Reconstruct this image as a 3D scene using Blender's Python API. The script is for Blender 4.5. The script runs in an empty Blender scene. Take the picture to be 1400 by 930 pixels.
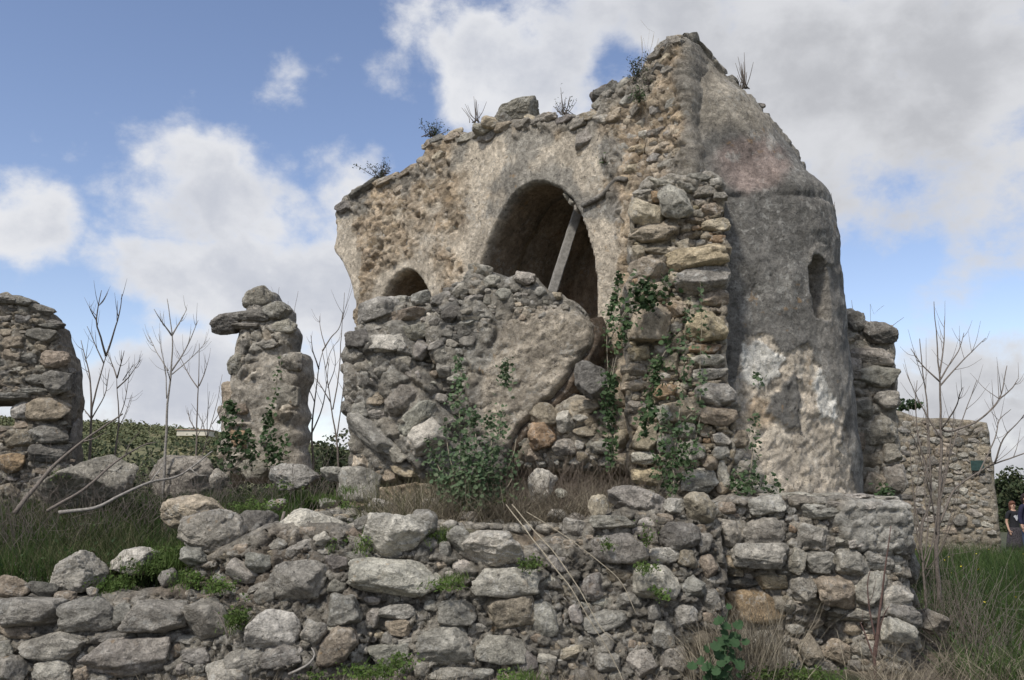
import bpy, bmesh, math, random
import numpy as np
from mathutils import Vector, Matrix, Euler

SC = bpy.context.scene
COL = SC.collection
R = math.radians
random.seed(7)
rng = np.random.default_rng(11)

# ------------------------------------------------------------------ camera
CAMZ = 1.6
F = 1212.0
PITCH = math.atan((675 - 465) / F)
cam_d = bpy.data.cameras.new('camera')
cam = bpy.data.objects.new('camera', cam_d)
COL.objects.link(cam)
cam_d.sensor_width = 36.0
cam_d.lens = 36.0 * F / 1400.0
cam_d.clip_end = 5000
cam.location = (0, 0, CAMZ)
cam.rotation_euler = (math.pi / 2 + PITCH, 0, 0)
SC.camera = cam
SC.view_settings.view_transform = 'Standard'
SC.view_settings.look = 'None'
SC.view_settings.exposure = 0.12
SC.view_settings.gamma = 1.0

def ray(px, py):
    x = (px - 700) / F
    y = -(py - 465) / F
    c, s = math.cos(PITCH), math.sin(PITCH)
    return np.array([x, c - y * s, s + y * c])

def at(px, py, Y):
    d = ray(px, py)
    t = Y / d[1]
    return Vector((d[0] * t, Y, CAMZ + d[2] * t))

def proj(P):
    """world points (N,3) -> photo pixel coordinates"""
    c, s = math.cos(PITCH), math.sin(PITCH)
    z = P[:, 2] - CAMZ
    fwd = P[:, 1] * c + z * s
    up = -P[:, 1] * s + z * c
    return 700 + F * P[:, 0] / fwd, 465 - F * up / fwd

# ------------------------------------------------------------------ world: sky and clouds
SUN_AZ, SUN_EL = R(-147), R(50)      # azimuth from +Y towards +X: high, from the left behind the viewer
W = bpy.data.worlds.new('World')
SC.world = W
W.use_nodes = True
nt = W.node_tree
for n in list(nt.nodes):
    nt.nodes.remove(n)

class NB:
    """small node builder"""
    def __init__(s, nt): s.nt = nt
    def n(s, t, ins=None, **kw):
        nd = s.nt.nodes.new(t)
        for k, v in kw.items(): setattr(nd, k, v)
        for k, v in (ins or {}).items():
            sock = nd.inputs[k]
            if hasattr(v, 'is_output'): s.nt.links.new(v, sock)
            else: sock.default_value = v
        return nd
    def m(s, op, a, b=0.0, c=0.0, clamp=False):
        nd = s.n('ShaderNodeMath', {0: a, 1: b, 2: c}, operation=op, use_clamp=clamp)
        return nd.outputs[0]
    def v(s, op, a, b=(0, 0, 0)):
        return s.n('ShaderNodeVectorMath', {0: a, 1: b}, operation=op)
    def ramp(s, f, lo, hi, a=0.0, b=1.0):
        return s.n('ShaderNodeMapRange', {'Value': f, 'From Min': lo, 'From Max': hi, 'To Min': a, 'To Max': b},
                   interpolation_type='SMOOTHSTEP').outputs[0]
    def mix(s, f, a, b, mode='MIX'):
        nd = s.nt.nodes.new('ShaderNodeMix')
        nd.data_type = 'RGBA'; nd.blend_type = mode
        for k, v in ((0, f), (6, a), (7, b)):
            if hasattr(v, 'is_output'): s.nt.links.new(v, nd.inputs[k])
            else: nd.inputs[k].default_value = v
        return nd.outputs[2]
    def noise(s, vec, scale, detail=6, rough=0.55, dist=0.0, out=0):
        nd = s.n('ShaderNodeTexNoise', {'Vector': vec, 'Scale': scale, 'Detail': detail, 'Roughness': rough, 'Distortion': dist})
        return nd.outputs[out]

b = NB(nt)
sky = b.n('ShaderNodeTexSky', sky_type='NISHITA')
sky.sun_disc = False
sky.sun_elevation = SUN_EL
sky.sun_rotation = SUN_AZ
sky.altitude = 100; sky.air_density = 1.0; sky.dust_density = 0.15; sky.ozone_density = 2.0
SKY_STR = 0.14
tc = b.n('ShaderNodeTexCoord').outputs['Generated']
# cloud masses: (px, py, half width px, half height px, weight, brightness)
CL = [(290, 262, 115, 85, .85, 1.0), (350, 300, 100, 70, .6, 1.0), (455, 235, 75, 60, .55, .95), (340, 390, 200, 62, .95, .95),
      (420, 420, 160, 60, .45, .95), (15, 315, 60, 58, .8, 1.0), (375, 110, 38, 60, .42, .8), (540, 115, 60, 40, .25, .75),
      (700, 110, 110, 75, .62, 1.0), (600, 45, 60, 45, .36, .85), (900, 40, 190, 120, .58, .8),
      (1150, 120, 330, 200, .62, .72), (1320, 190, 200, 170, .5, .62), (1230, 280, 190, 80, .45, .62), (1300, 375, 130, 38, .45, .85),
      (1330, 500, 150, 45, .42, .9), (250, 520, 280, 75, .75, .85), (90, 500, 90, 50, .4, .9), (520, 430, 200, 130, .6, .9), (1150, 300, 60, 70, .3, .7)]
HOLE = [(862, 92, 38, 45, .55), (150, 100, 200, 120, .35), (1180, 400, 60, 40, .3), (1390, 390, 60, 30, .2), (560, 150, 40, 60, .2), (60, 420, 110, 50, .2)]
warp = b.v('SUBTRACT', b.noise(tc, 5.0, 4, .6, 0, 1), (.5, .5, .5)).outputs[0]
tcw = b.v('ADD', tc, b.v('MULTIPLY', warp, (.10, .10, .10)).outputs[0]).outputs[0]
def blob(px, py, w, h, vec):
    d = ray(px, py); d = d / np.linalg.norm(d)
    df = b.v('SUBTRACT', vec, tuple(d)).outputs[0]
    df = b.v('MULTIPLY', df, (F / w, F / w * .6, F / h)).outputs[0]
    L = b.v('LENGTH', df).outputs['Value']
    return b.ramp(L, 0.1, 1.75, 1.0, 0.0)
tot = None
for (px, py, w, h, k, br) in CL:
    x = b.m('MULTIPLY', blob(px, py, w, h, tcw), k)
    tot = x if tot is None else b.m('MAXIMUM', tot, x)
for (px, py, w, h, k) in HOLE:
    x = b.m('MULTIPLY', blob(px, py, w, h, tcw), -k)
    tot = b.m('ADD', tot, x)
# behind the viewer scattered cloud goes on
sep = b.n('ShaderNodeSeparateXYZ', {0: tc})
back = b.ramp(sep.outputs[1], 0.55, 0.15, 0.0, 0.36)
tot = b.m('MAXIMUM', tot, back)
haze_band = b.ramp(sep.outputs[2], 0.20, 0.02, 0.0, 0.62)      # distant cloud closes up toward the horizon all round
tot = b.m('MAXIMUM', tot, haze_band)
stretch = b.v('MULTIPLY', tc, (1, 1, 1.35)).outputs[0]
n1 = b.noise(stretch, 5.2, 12, .60, .15)
n2 = b.noise(stretch, 14, 10, .62, .15)
nn = b.m('ADD', b.m('MULTIPLY', b.m('SUBTRACT', n1, .5), 1.7), b.m('MULTIPLY', b.m('SUBTRACT', n2, .5), .75))
dens = b.m('ADD', tot, nn)
cover = b.ramp(dens, .10, .56)
shade = b.ramp(b.m('ADD', dens, b.m('MULTIPLY', b.m('SUBTRACT', b.noise(stretch, 6.5, 5, .5), .5), -1.4)), .35, 1.05)
rgt = b.ramp(sep.outputs[0], -.02, .30)
bright = b.mix(rgt, (.74, .75, .78, 1), (.64, .65, .68, 1))
dark = b.mix(rgt, (.52, .545, .61, 1), (.46, .47, .50, 1))
ccol = b.mix(shade, bright, dark)
cs = b.v('SCALE', ccol); cs.inputs['Scale'].default_value = 1.0 / SKY_STR
skyc = b.v('MULTIPLY', sky.outputs[0], (1.20, 1.05, 1.04)).outputs[0]
final = b.mix(cover, skyc, cs.outputs[0])
bg = b.n('ShaderNodeBackground', {'Color': final, 'Strength': SKY_STR})
wo = b.n('ShaderNodeOutputWorld', {'Surface': bg.outputs[0]})

sun_d = bpy.data.lights.new('sun', 'SUN')
sun_d.energy = 3.1
sun_d.angle = R(7)
sun_d.color = (1.0, .95, .87)
sun = bpy.data.objects.new('sun', sun_d)
COL.objects.link(sun)
sv = Vector((math.sin(SUN_AZ) * math.cos(SUN_EL), math.cos(SUN_AZ) * math.cos(SUN_EL), math.sin(SUN_EL)))
sun.rotation_euler = sv.to_track_quat('Z', 'Y').to_euler()
sun.location = (-8, -8, 12)

# ------------------------------------------------------------------ noise
_g = np.random.default_rng(3)
PERM = np.concatenate([_g.permutation(256)] * 3).astype(np.int64)
GRAD = _g.normal(size=(256, 3)); GRAD /= np.linalg.norm(GRAD, axis=1)[:, None]
RND = _g.random((256, 4))

def _h(ix, iy, iz):
    return PERM[PERM[PERM[ix & 255] + (iy & 255)] + (iz & 255)]

def perlin(P):
    P = np.asarray(P, float)
    i = np.floor(P).astype(np.int64); f = P - i
    u = f * f * f * (f * (f * 6 - 15) + 10)
    out = 0
    for dx in (0, 1):
        for dy in (0, 1):
            for dz in (0, 1):
                g = GRAD[_h(i[:, 0] + dx, i[:, 1] + dy, i[:, 2] + dz)]
                d = (g * (f - np.array([dx, dy, dz]))).sum(1)
                w = (u[:, 0] if dx else 1 - u[:, 0]) * (u[:, 1] if dy else 1 - u[:, 1]) * (u[:, 2] if dz else 1 - u[:, 2])
                out = out + d * w
    return out * 1.5

def fbm(P, scale=1.0, octv=4, gain=.5, off=0.0, ridged=False):
    P = np.asarray(P) * scale + off
    a, s, t = 1.0, 0.0, 0.0
    for k in range(octv):
        n = perlin(P + k * 17.3)
        if ridged: n = 1 - 2 * np.abs(n)
        s = s + a * n; t += a; a *= gain; P = P * 2.03
    return s / t

def worley(P):
    P = np.asarray(P, float)
    i = np.floor(P).astype(np.int64)
    F1 = np.full(len(P), 9.0); F2 = F1.copy(); ID = np.zeros(len(P), np.int64); OF = np.zeros((len(P), 3))
    for dx in (-1, 0, 1):
        for dy in (-1, 0, 1):
            for dz in (-1, 0, 1):
                h = _h(i[:, 0] + dx, i[:, 1] + dy, i[:, 2] + dz)
                q = i + np.array([dx, dy, dz]) + .12 + .76 * RND[h, :3]
                d = np.linalg.norm(P - q, axis=1)
                m = d < F1
                F2 = np.where(m, F1, np.minimum(F2, d))
                ID = np.where(m, h, ID); OF[m] = (P - q)[m]; F1 = np.where(m, d, F1)
    worley.off = OF
    return F1, F2, ID

def sst(x, a, b_):
    t = np.clip((x - a) / (b_ - a), 0, 1)
    return t * t * (3 - 2 * t)

# ------------------------------------------------------------------ object helpers
def tag(o, label=None, cat=None, group=None, kind=None):
    if label: o['label'] = label
    if cat: o['category'] = cat
    if group: o['group'] = group
    if kind: o['kind'] = kind
    return o

def empty(name, loc, label=None, cat=None, group=None):
    o = bpy.data.objects.new(name, None)
    o.empty_display_size = .2
    COL.objects.link(o); o.location = loc
    return tag(o, label, cat, group)

def link(name, me, mat=None, parent=None, world=None):
    """links mesh data as an object; vertices (or `world` matrix) are in world space"""
    o = bpy.data.objects.new(name, me)
    COL.objects.link(o)
    if mat and not me.materials: me.materials.append(mat)
    mw = world if world is not None else Matrix.Identity(4)
    if parent:
        o.parent = parent
        base = Vector(parent.location)
        pp = parent.parent
        while pp: base += Vector(pp.location); pp = pp.parent
        mw = Matrix.Translation(-base) @ mw
    o.matrix_basis = mw
    return o

def mesh_np(name, V, Q=None, T=None, smooth=True, col=None):
    """mesh from numpy arrays of vertices, quads and triangles"""
    V = np.asarray(V, np.float32)
    faces = []
    tot = []
    if Q is not None and len(Q): faces.append(np.asarray(Q, np.int32).ravel()); tot.append(np.full(len(Q), 4, np.int32))
    if T is not None and len(T): faces.append(np.asarray(T, np.int32).ravel()); tot.append(np.full(len(T), 3, np.int32))
    loops = np.concatenate(faces); tot = np.concatenate(tot)
    start = np.concatenate([[0], np.cumsum(tot)[:-1]]).astype(np.int32)
    me = bpy.data.meshes.new(name)
    me.vertices.add(len(V)); me.vertices.foreach_set('co', V.ravel())
    me.loops.add(len(loops)); me.loops.foreach_set('vertex_index', loops)
    me.polygons.add(len(tot)); me.polygons.foreach_set('loop_start', start)
    me.polygons.foreach_set('use_smooth', np.full(len(tot), smooth))
    if col is not None:
        a = me.attributes.new('albedo', 'FLOAT_COLOR', 'POINT')
        c = np.ones((len(V), 4), np.float32); c[:, :3] = np.clip(col, 0.01, .9)
        a.data.foreach_set('color', c.ravel())
    me.update(calc_edges=True); me.validate()
    return me

# ------------------------------------------------------------------ materials
def new_mat(name, rough=.9):
    m = bpy.data.materials.new(name); m.use_nodes = True
    t = m.node_tree
    p = t.nodes['Principled BSDF']
    p.inputs['Roughness'].default_value = rough
    p.inputs['Specular IOR Level'].default_value = .25
    return m, NB(t), p

def rock_detail(nb, p, colour, vec, strength=1.0, lichen=.5):
    """fine grain, pits, crust and lichen on a stone colour; bump"""
    a = nb.noise(vec, 3.2, 6, .6)
    c = nb.noise(vec, 17, 7, .65)
    d = nb.noise(vec, 75, 5, .7)
    v1 = nb.ramp(a, .3, .72, .70, 1.25)
    v2 = nb.ramp(c, .30, .70, .70, 1.28)
    v3 = nb.ramp(d, .3, .7, .76, 1.26)
    k = nb.m('MULTIPLY', nb.m('MULTIPLY', v1, v2), v3)
    col = nb.mix(1.0, colour, nb.n('ShaderNodeCombineXYZ', {0: k, 1: k, 2: k}).outputs[0], 'MULTIPLY')
    # pale grey lichen
    l1 = nb.ramp(nb.noise(vec, 16, 7, .72, .4), .52, .60)
    l2 = nb.m('MULTIPLY', l1, nb.ramp(nb.noise(vec, 2.3, 3, .5), .42, .62))
    col = nb.mix(nb.m('MULTIPLY', l2, lichen), col, (.54, .53, .49, 1))
    # black crust
    b1 = nb.ramp(nb.noise(vec, 22, 7, .75), .56, .63)
    b2 = nb.m('MULTIPLY', b1, nb.ramp(nb.noise(vec, 3.1, 3, .5, .2), .40, .58))
    col = nb.mix(nb.m('MULTIPLY', b2, .75), col, (.055, .052, .048, 1))
    # ochre / orange spots
    o1 = nb.m('MULTIPLY', nb.ramp(nb.noise(vec, 9, 5, .6), .60, .70), nb.ramp(nb.noise(vec, 1.7, 2, .5), .55, .66))
    col = nb.mix(nb.m('MULTIPLY', o1, .5), col, (.36, .22, .09, 1))
    nb.nt.links.new(col, p.inputs['Base Color'])
    pit = nb.n('ShaderNodeTexVoronoi', {'Vector': vec, 'Scale': 38.0, 'Detail': 2.0}, feature='F1').outputs[0]
    cr = nb.noise(vec, 8, 7, .68, .3)
    ridge = nb.m('ABSOLUTE', nb.m('SUBTRACT', cr, .5))
    h = nb.m('ADD', nb.m('MULTIPLY', nb.ramp(ridge, 0, .06), .22), nb.m('MULTIPLY', c, .9))
    h = nb.m('ADD', h, nb.m('ADD', nb.m('MULTIPLY', d, .40), nb.m('MULTIPLY', nb.ramp(pit, 0, .45), .30)))
    bp = nb.n('ShaderNodeBump', {'Strength': 1.0 * strength, 'Distance': .030, 'Height': h})
    nb.nt.links.new(bp.outputs[0], p.inputs['Normal'])

def mat_stone():
    m, nb, p = new_mat('stone')
    oi = nb.n('ShaderNodeObjectInfo')
    pos = nb.n('ShaderNodeNewGeometry').outputs['Position']
    vec = nb.v('ADD', pos, nb.n('ShaderNodeCombineXYZ', {0: nb.m('MULTIPLY', oi.outputs['Random'], 37.0), 1: nb.m('MULTIPLY', oi.outputs['Random'], 91.0), 2: 0.0}).outputs[0]).outputs[0]
    rock_detail(nb, p, oi.outputs['Color'], vec)
    return m

def mat_relief(name, strength=1.0, lichen=.4):
    m, nb, p = new_mat(name)
    at_ = nb.n('ShaderNodeAttribute', attribute_name='albedo')
    pos = nb.n('ShaderNodeNewGeometry').outputs['Position']
    rock_detail(nb, p, at_.outputs['Color'], pos, strength, lichen)
    return m

def mat_plain(name, col, rough=.85, var=.3, scale=12, bump=.3, island=0.0, trans=0.0):
    m, nb, p = new_mat(name, rough)
    pos = nb.n('ShaderNodeNewGeometry')
    n = nb.noise(pos.outputs['Position'], scale, 5, .6)
    k = nb.ramp(n, .25, .75, 1 - var, 1 + var)
    if island:
        k = nb.m('MULTIPLY', k, nb.ramp(pos.outputs['Random Per Island'], 0, 1, 1 - island, 1 + island))
    c = nb.mix(1.0, (*col, 1), nb.n('ShaderNodeCombineXYZ', {0: k, 1: k, 2: k}).outputs[0], 'MULTIPLY')
    nb.nt.links.new(c, p.inputs['Base Color'])
    if bump:
        bp = nb.n('ShaderNodeBump', {'Strength': bump, 'Distance': .01, 'Height': n})
        nb.nt.links.new(bp.outputs[0], p.inputs['Normal'])
    if trans:
        out = [x for x in m.node_tree.nodes if x.type == 'OUTPUT_MATERIAL'][0]
        tr = nb.n('ShaderNodeBsdfTranslucent', {'Color': c})
        ms = nb.n('ShaderNodeMixShader', {0: trans, 1: p.outputs[0], 2: tr.outputs[0]})
        nb.nt.links.new(ms.outputs[0], out.inputs['Surface'])
    return m

def mat_blades(name, cols, trans=.25, rough=.7):
    """plant material whose colour differs from blade to blade"""
    m, nb, p = new_mat(name, rough)
    g = nb.n('ShaderNodeNewGeometry')
    cr = nb.n('ShaderNodeValToRGB', {'Fac': g.outputs['Random Per Island']})
    el = cr.color_ramp.elements
    el[0].color = (*cols[0], 1); el[1].color = (*cols[-1], 1)
    for i, c in enumerate(cols[1:-1]):
        e = el.new((i + 1) / (len(cols) - 1)); e.color = (*c, 1)
    n = nb.noise(g.outputs['Position'], 1.6, 3, .5)
    k = nb.ramp(n, .3, .7, .7, 1.25)
    c = nb.mix(1.0, cr.outputs[0], nb.n('ShaderNodeCombineXYZ', {0: k, 1: k, 2: k}).outputs[0], 'MULTIPLY')
    nb.nt.links.new(c, p.inputs['Base Color'])
    out = [x for x in m.node_tree.nodes if x.type == 'OUTPUT_MATERIAL'][0]
    tr = nb.n('ShaderNodeBsdfTranslucent', {'Color': c})
    ms = nb.n('ShaderNodeMixShader', {0: trans, 1: p.outputs[0], 2: tr.outputs[0]})
    nb.nt.links.new(ms.outputs[0], out.inputs['Surface'])
    return m

M_STONE = mat_stone()
M_RELIEF = mat_relief('ruin_masonry', 1.0)
M_RENDER = mat_relief('old_render', .8, .35)
M_BARK = mat_plain('bark', (.17, .145, .125), .85, .35, 60, .4)
M_BARK_PALE = mat_plain('pale_bark', (.27, .25, .225), .85, .35, 50, .4)
M_STALK = mat_plain('dry_stalk', (.33, .29, .22), .85, .3, 40, .2)
M_LEAF = mat_blades('leaf', [(.045, .085, .035), (.075, .125, .05), (.06, .10, .045), (.11, .16, .07)], .3)
M_LEAF_PALE = mat_blades('pale_leaf', [(.07, .12, .06), (.12, .17, .09), (.09, .14, .07), (.17, .21, .12)], .3)
M_SHRUB = mat_blades('scrub_leaf', [(.03, .045, .02), (.05, .07, .03), (.075, .08, .04)], .2)
M_GRASS = mat_blades('grass_blade', [(.03, .055, .016), (.045, .085, .022), (.07, .115, .03), (.10, .12, .05)], .3)
M_GRASS_B = mat_blades('bright_grass', [(.055, .10, .022), (.085, .135, .03), (.12, .165, .05)], .3)
M_DRY = mat_blades('dry_grass', [(.13, .11, .08), (.22, .19, .14), (.32, .28, .21), (.12, .10, .075)], .2)
M_THATCH = mat_blades('dark_thatch', [(.06, .07, .03), (.10, .10, .05), (.17, .155, .09)], .2)

# ------------------------------------------------------------------ surfaces
class Surf:
    """vertical (optionally battered) surface above a plan polyline; u = length, v = height, d = offset toward the viewer"""
    def __init__(s, pts, batter=0.0, z0=0.0):
        s.p = np.array(pts, float); s.b = batter; s.z0 = z0
        seg = np.diff(s.p, axis=0); L = np.linalg.norm(seg, axis=1)
        s.t = seg / L[:, None]; s.L = L; s.c = np.concatenate([[0], np.cumsum(L)])
        nrm = np.stack([s.t[:, 1], -s.t[:, 0]], 1)       # right-hand side of the direction
        s.n = nrm
        vn = np.vstack([nrm[:1], (nrm[:-1] + nrm[1:]), nrm[-1:]])
        s.vn = vn / np.linalg.norm(vn, axis=1)[:, None]
    def uv(s, px, py):
        d = ray(px, py)
        oy = -s.b * (CAMZ - s.z0); dy = d[1] - s.b * d[2]
        best = None
        N = len(s.L)
        for i in range(N):
            a = s.p[i]; t = s.t[i]
            # (0,oy) + k*(dx,dy) = a + w*t
            A = np.array([[d[0], -t[0]], [dy, -t[1]]]); rhs = a - np.array([0, oy])
            det = A[0, 0] * A[1, 1] - A[0, 1] * A[1, 0]
            if abs(det) < 1e-9: continue
            k = (rhs[0] * A[1, 1] - A[0, 1] * rhs[1]) / det
            w = (A[0, 0] * rhs[1] - A[1, 0] * rhs[0]) / det
            lo = -9 if i == 0 else -1e-6; hi = s.L[i] + (9 if i == N - 1 else 1e-6)
            if k > 0 and lo <= w <= hi and (best is None or k < best[0]): best = (k, s.c[i] + w)
        if best is None: raise ValueError('no hit %s %s' % (px, py))
        return best[1], CAMZ + best[0] * d[2]
    def lift(s, u, v, f=.8):
        """height of the built relief at a place on the wall"""
        if not hasattr(s, 'relief'): return 0.0
        u0, v0, r, g = s.relief; i = int((u - u0) / r); j = int((v - v0) / r); w = 2
        q = g[max(0, i - w):i + w + 1, max(0, j - w):j + w + 1]
        return float(np.nanmean(q)) * f if q.size and not np.all(np.isnan(q)) else 0.0
    def frame(s, u):
        u = np.atleast_1d(np.asarray(u, float))
        i = np.clip(np.searchsorted(s.c, u, side='right') - 1, 0, len(s.L) - 1)
        w = u - s.c[i]
        base = s.p[i] + s.t[i] * w[:, None]
        f = np.clip(w / s.L[i], 0, 1)[:, None]
        n = s.vn[i] * (1 - f) + s.vn[i + 1] * f
        n /= np.linalg.norm(n, axis=1)[:, None]
        return base, n
    def pos(s, u, v, d=0.0):
        base, n = s.frame(u)
        v = np.atleast_1d(v); d = np.broadcast_to(d, v.shape)
        P = np.empty((len(v), 3))
        P[:, :2] = base + n * d[:, None]; P[:, 1] += s.b * (v - s.z0); P[:, 2] = v
        return P

def jag(poly, step, amp, seed):
    """subdivides an outline and roughens it"""
    out = []
    n = len(poly)
    for i in range(n):
        a = np.array(poly[i], float); c = np.array(poly[(i + 1) % n], float)
        k = max(1, int(np.linalg.norm(c - a) / step))
        for j in range(k): out.append(a + (c - a) * j / k)
    P = np.array(out)
    Q = np.column_stack([P, np.full(len(P), seed * 3.7)])
    P[:, 0] += amp * fbm(Q, 1 / (step * 3), 3) * 1.6
    P[:, 1] += amp * fbm(Q + 31.7, 1 / (step * 3), 3) * 1.6
    return P

def inside(poly, X, Y):
    r = np.zeros(X.shape, bool)
    x0, y0 = poly[:, 0], poly[:, 1]
    x1, y1 = np.roll(x0, -1), np.roll(y0, -1)
    for a, b_, c, d in zip(x0, y0, x1, y1):
        if b_ == d: continue
        m = ((b_ > Y) != (d > Y))
        r ^= m & (X < (c - a) * (Y - b_) / (d - b_) + a)
    return r

def nearest(poly, X, Y):
    best = np.full(X.shape, 1e9); bx = X.copy(); by = Y.copy()
    n = len(poly)
    for i in range(n):
        a = poly[i]; c = poly[(i + 1) % n]; e = c - a; L = (e ** 2).sum() + 1e-12
        t = np.clip(((X - a[0]) * e[0] + (Y - a[1]) * e[1]) / L, 0, 1)
        qx = a[0] + t * e[0]; qy = a[1] + t * e[1]
        d = np.hypot(X - qx, Y - qy); m = d < best
        best = np.where(m, d, best); bx = np.where(m, qx, bx); by = np.where(m, qy, by)
    return best, bx, by

def relief(name, surf, outline, res, thick, fn, mat, parent, holes=(), amp=.04, round_=.12, pillow=0.0, pw=.4, seed=1, hole_amp=.01, back=True, layers=5, hole_col=None):
    """a thick slab of masonry whose front is displaced by fn(u,v,P,px,py,e) -> (disp, albedo)"""
    pu = jag([surf.uv(*p) for p in outline], res * 3, amp, seed)
    hu = [jag([surf.uv(*p) for p in h], res * 3, hole_amp, seed + 9) for h in holes]
    u0, v0 = pu.min(0); u1, v1 = pu.max(0)
    nu = int((u1 - u0) / res) + 2; nv = int((v1 - v0) / res) + 2
    gu = u0 + np.arange(nu) * res; gv = v0 + np.arange(nv) * res
    CU, CV = np.meshgrid(gu[:-1] + res / 2, gv[:-1] + res / 2, indexing='ij')
    m = inside(pu, CU, CV)
    for h in hu: m &= ~inside(h, CU, CV)
    ii, jj = np.nonzero(m)
    idx = lambda i, j: i * nv + j
    Q = np.stack([idx(ii, jj), idx(ii + 1, jj), idx(ii + 1, jj + 1), idx(ii, jj + 1)], 1)
    used, inv = np.unique(Q, return_inverse=True); Q = inv.reshape(Q.shape)
    U = gu[used // nv].copy(); V = gv[used % nv].copy()
    # boundary edges
    E = np.concatenate([Q[:, [0, 1]], Q[:, [1, 2]], Q[:, [2, 3]], Q[:, [3, 0]]])
    key = np.minimum(E[:, 0], E[:, 1]) * (len(U) + 1) + np.maximum(E[:, 0], E[:, 1])
    _, first, cnt = np.unique(key, return_index=True, return_counts=True)
    B = E[first[cnt == 1]]
    bv = np.unique(B)
    allp = [pu] + hu
    dist = np.full(len(U), 1e9); SX = U.copy(); SY = V.copy()
    for k, pl in enumerate(allp):
        dd, sx, sy = nearest(pl, U, V)
        mm = dd < dist; dist = np.where(mm, dd, dist); SX = np.where(mm, sx, SX); SY = np.where(mm, sy, SY)
    ok = bv[dist[bv] < res * 1.6]
    U[ok] = SX[ok]; V[ok] = SY[ok]
    e = dist.copy(); e[ok] = 0
    dout, _, _ = nearest(pu, U, V); dout[ok] = np.minimum(dout[ok], dist[ok])
    P0 = surf.pos(U, V)
    px, py = proj(P0)
    D, C = fn(U, V, P0, px, py, e)
    rnd = sst(e, 0, max(round_, 1e-3))
    D = D * (.35 + .65 * (sst(dout, 0, max(round_, 1e-3)) if hu else rnd))
    D = D - (1 - np.sqrt(np.clip(1 - (1 - np.clip(dout / max(round_, 1e-3), 0, 1)) ** 2, 0, 1))) * round_ * .6
    pil = pillow(px, py) if callable(pillow) else pillow
    if pillow:
        t = np.clip(dout / pw, 0, 1); D = D - pil * (1 - np.sqrt(1 - (1 - t) ** 2))
    Pf = surf.pos(U, V, D)
    grid = np.full((nu, nv), np.nan); grid[used // nv, used % nv] = D
    surf.relief = (u0, v0, res, grid)
    n = len(U); VV = [Pf]; QQ = [Q]; CC = [C]
    if back:
        bk = -thick + .03 * fbm(P0, 2.0, 3, off=9.1)
        if pillow:
            t = np.clip(dout / pw, 0, 1); bk = bk + np.minimum(pil, thick * .45) * (1 - np.sqrt(1 - (1 - t) ** 2))
        Pb = surf.pos(U, V, bk)
        VV.append(Pb); QQ.append(Q[:, ::-1] + n); CC.append(C)
        base = 2 * n
        loc = {v: k for k, v in enumerate(bv)}
        prev = None; lay = [bv]
        for k in range(1, layers):
            f = k / layers
            d_ = D[bv] * (1 - f) + bk[bv] * f
            Pm = surf.pos(U[bv], V[bv], d_)
            nz = np.stack([fbm(Pm, 6, 3, off=s_) for s_ in (0, 11, 23)], 1) * .035
            if len(hu):
                hd = np.min([nearest(h, U[bv], V[bv])[0] for h in hu], axis=0)
                nz *= np.where(hd < .03, .35, 1)[:, None]
            cb_ = C[bv].copy()
            if len(hu) and hole_col is not None: cb_[hd < .03] = np.array(hole_col) * (1 + .3 * fbm(Pm, 5, 3))[hd < .03][:, None]
            VV.append(Pm + nz); CC.append(cb_); lay.append(base + np.arange(len(bv))); base += len(bv)
        lay.append(bv + n)
        a = np.array([loc[x] for x in B[:, 0]]); c = np.array([loc[x] for x in B[:, 1]])
        for k in range(layers):
            QQ.append(np.stack([lay[k][c], lay[k][a], lay[k + 1][a], lay[k + 1][c]], 1))
    me = mesh_np(name, np.vstack(VV), np.vstack(QQ), col=np.vstack(CC))
    return link(name, me, mat, parent)

def pal(r, cols):
    cols = np.array(cols); return cols[(r * len(cols)).astype(int) % len(cols)]

GREYS = [(.35, .325, .28), (.41, .38, .325), (.32, .295, .255), (.45, .41, .34), (.38, .34, .28)]
WARMS = [(.45, .385, .30), (.50, .435, .34), (.39, .34, .27), (.48, .44, .365), (.43, .36, .26)]

def rubble(P, su, sv, cols, seedo=0.0, h=.05):
    """stones bedded in mortar: returns displacement and albedo"""
    w = np.stack([fbm(P, 3.5, 3, off=5 + seedo), fbm(P, 3.5, 3, off=25 + seedo), fbm(P, 3.5, 3, off=45 + seedo)], 1) * .10
    X = (P + w) / np.array([su, su, sv]) + seedo
    F1, F2, ID = worley(X)
    ofs = worley.off
    j = sst(F2 - F1, .015, .13)
    r = RND[ID, 3]; r2 = RND[ID, 0]
    tilt = (ofs * (RND[(ID * 7 + 3) & 255, :3] * 2 - 1)).sum(1)
    ch = fbm(P, 11, 3, off=seedo + 2, ridged=True)
    d = j * h * (.25 + .8 * r + .75 * tilt + .25 * ch)
    c = pal(r2, cols) * (.8 + .4 * RND[ID, 1])[:, None]
    mort = np.array([.31, .275, .225])
    c = mort + (c - mort) * (j * .9 + .1)[:, None]
    return d, c, j

# ------------------------------------------------------------------ stones
def _ico(sub):
    bm = bmesh.new(); bmesh.ops.create_icosphere(bm, subdivisions=sub, radius=1)
    V = np.array([v.co[:] for v in bm.verts]); T = np.array([[v.index for v in f.verts] for f in bm.faces]); bm.free()
    return V, T
ICO = {k: _ico(k) for k in (2, 3, 4, 5, 6)}

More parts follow.
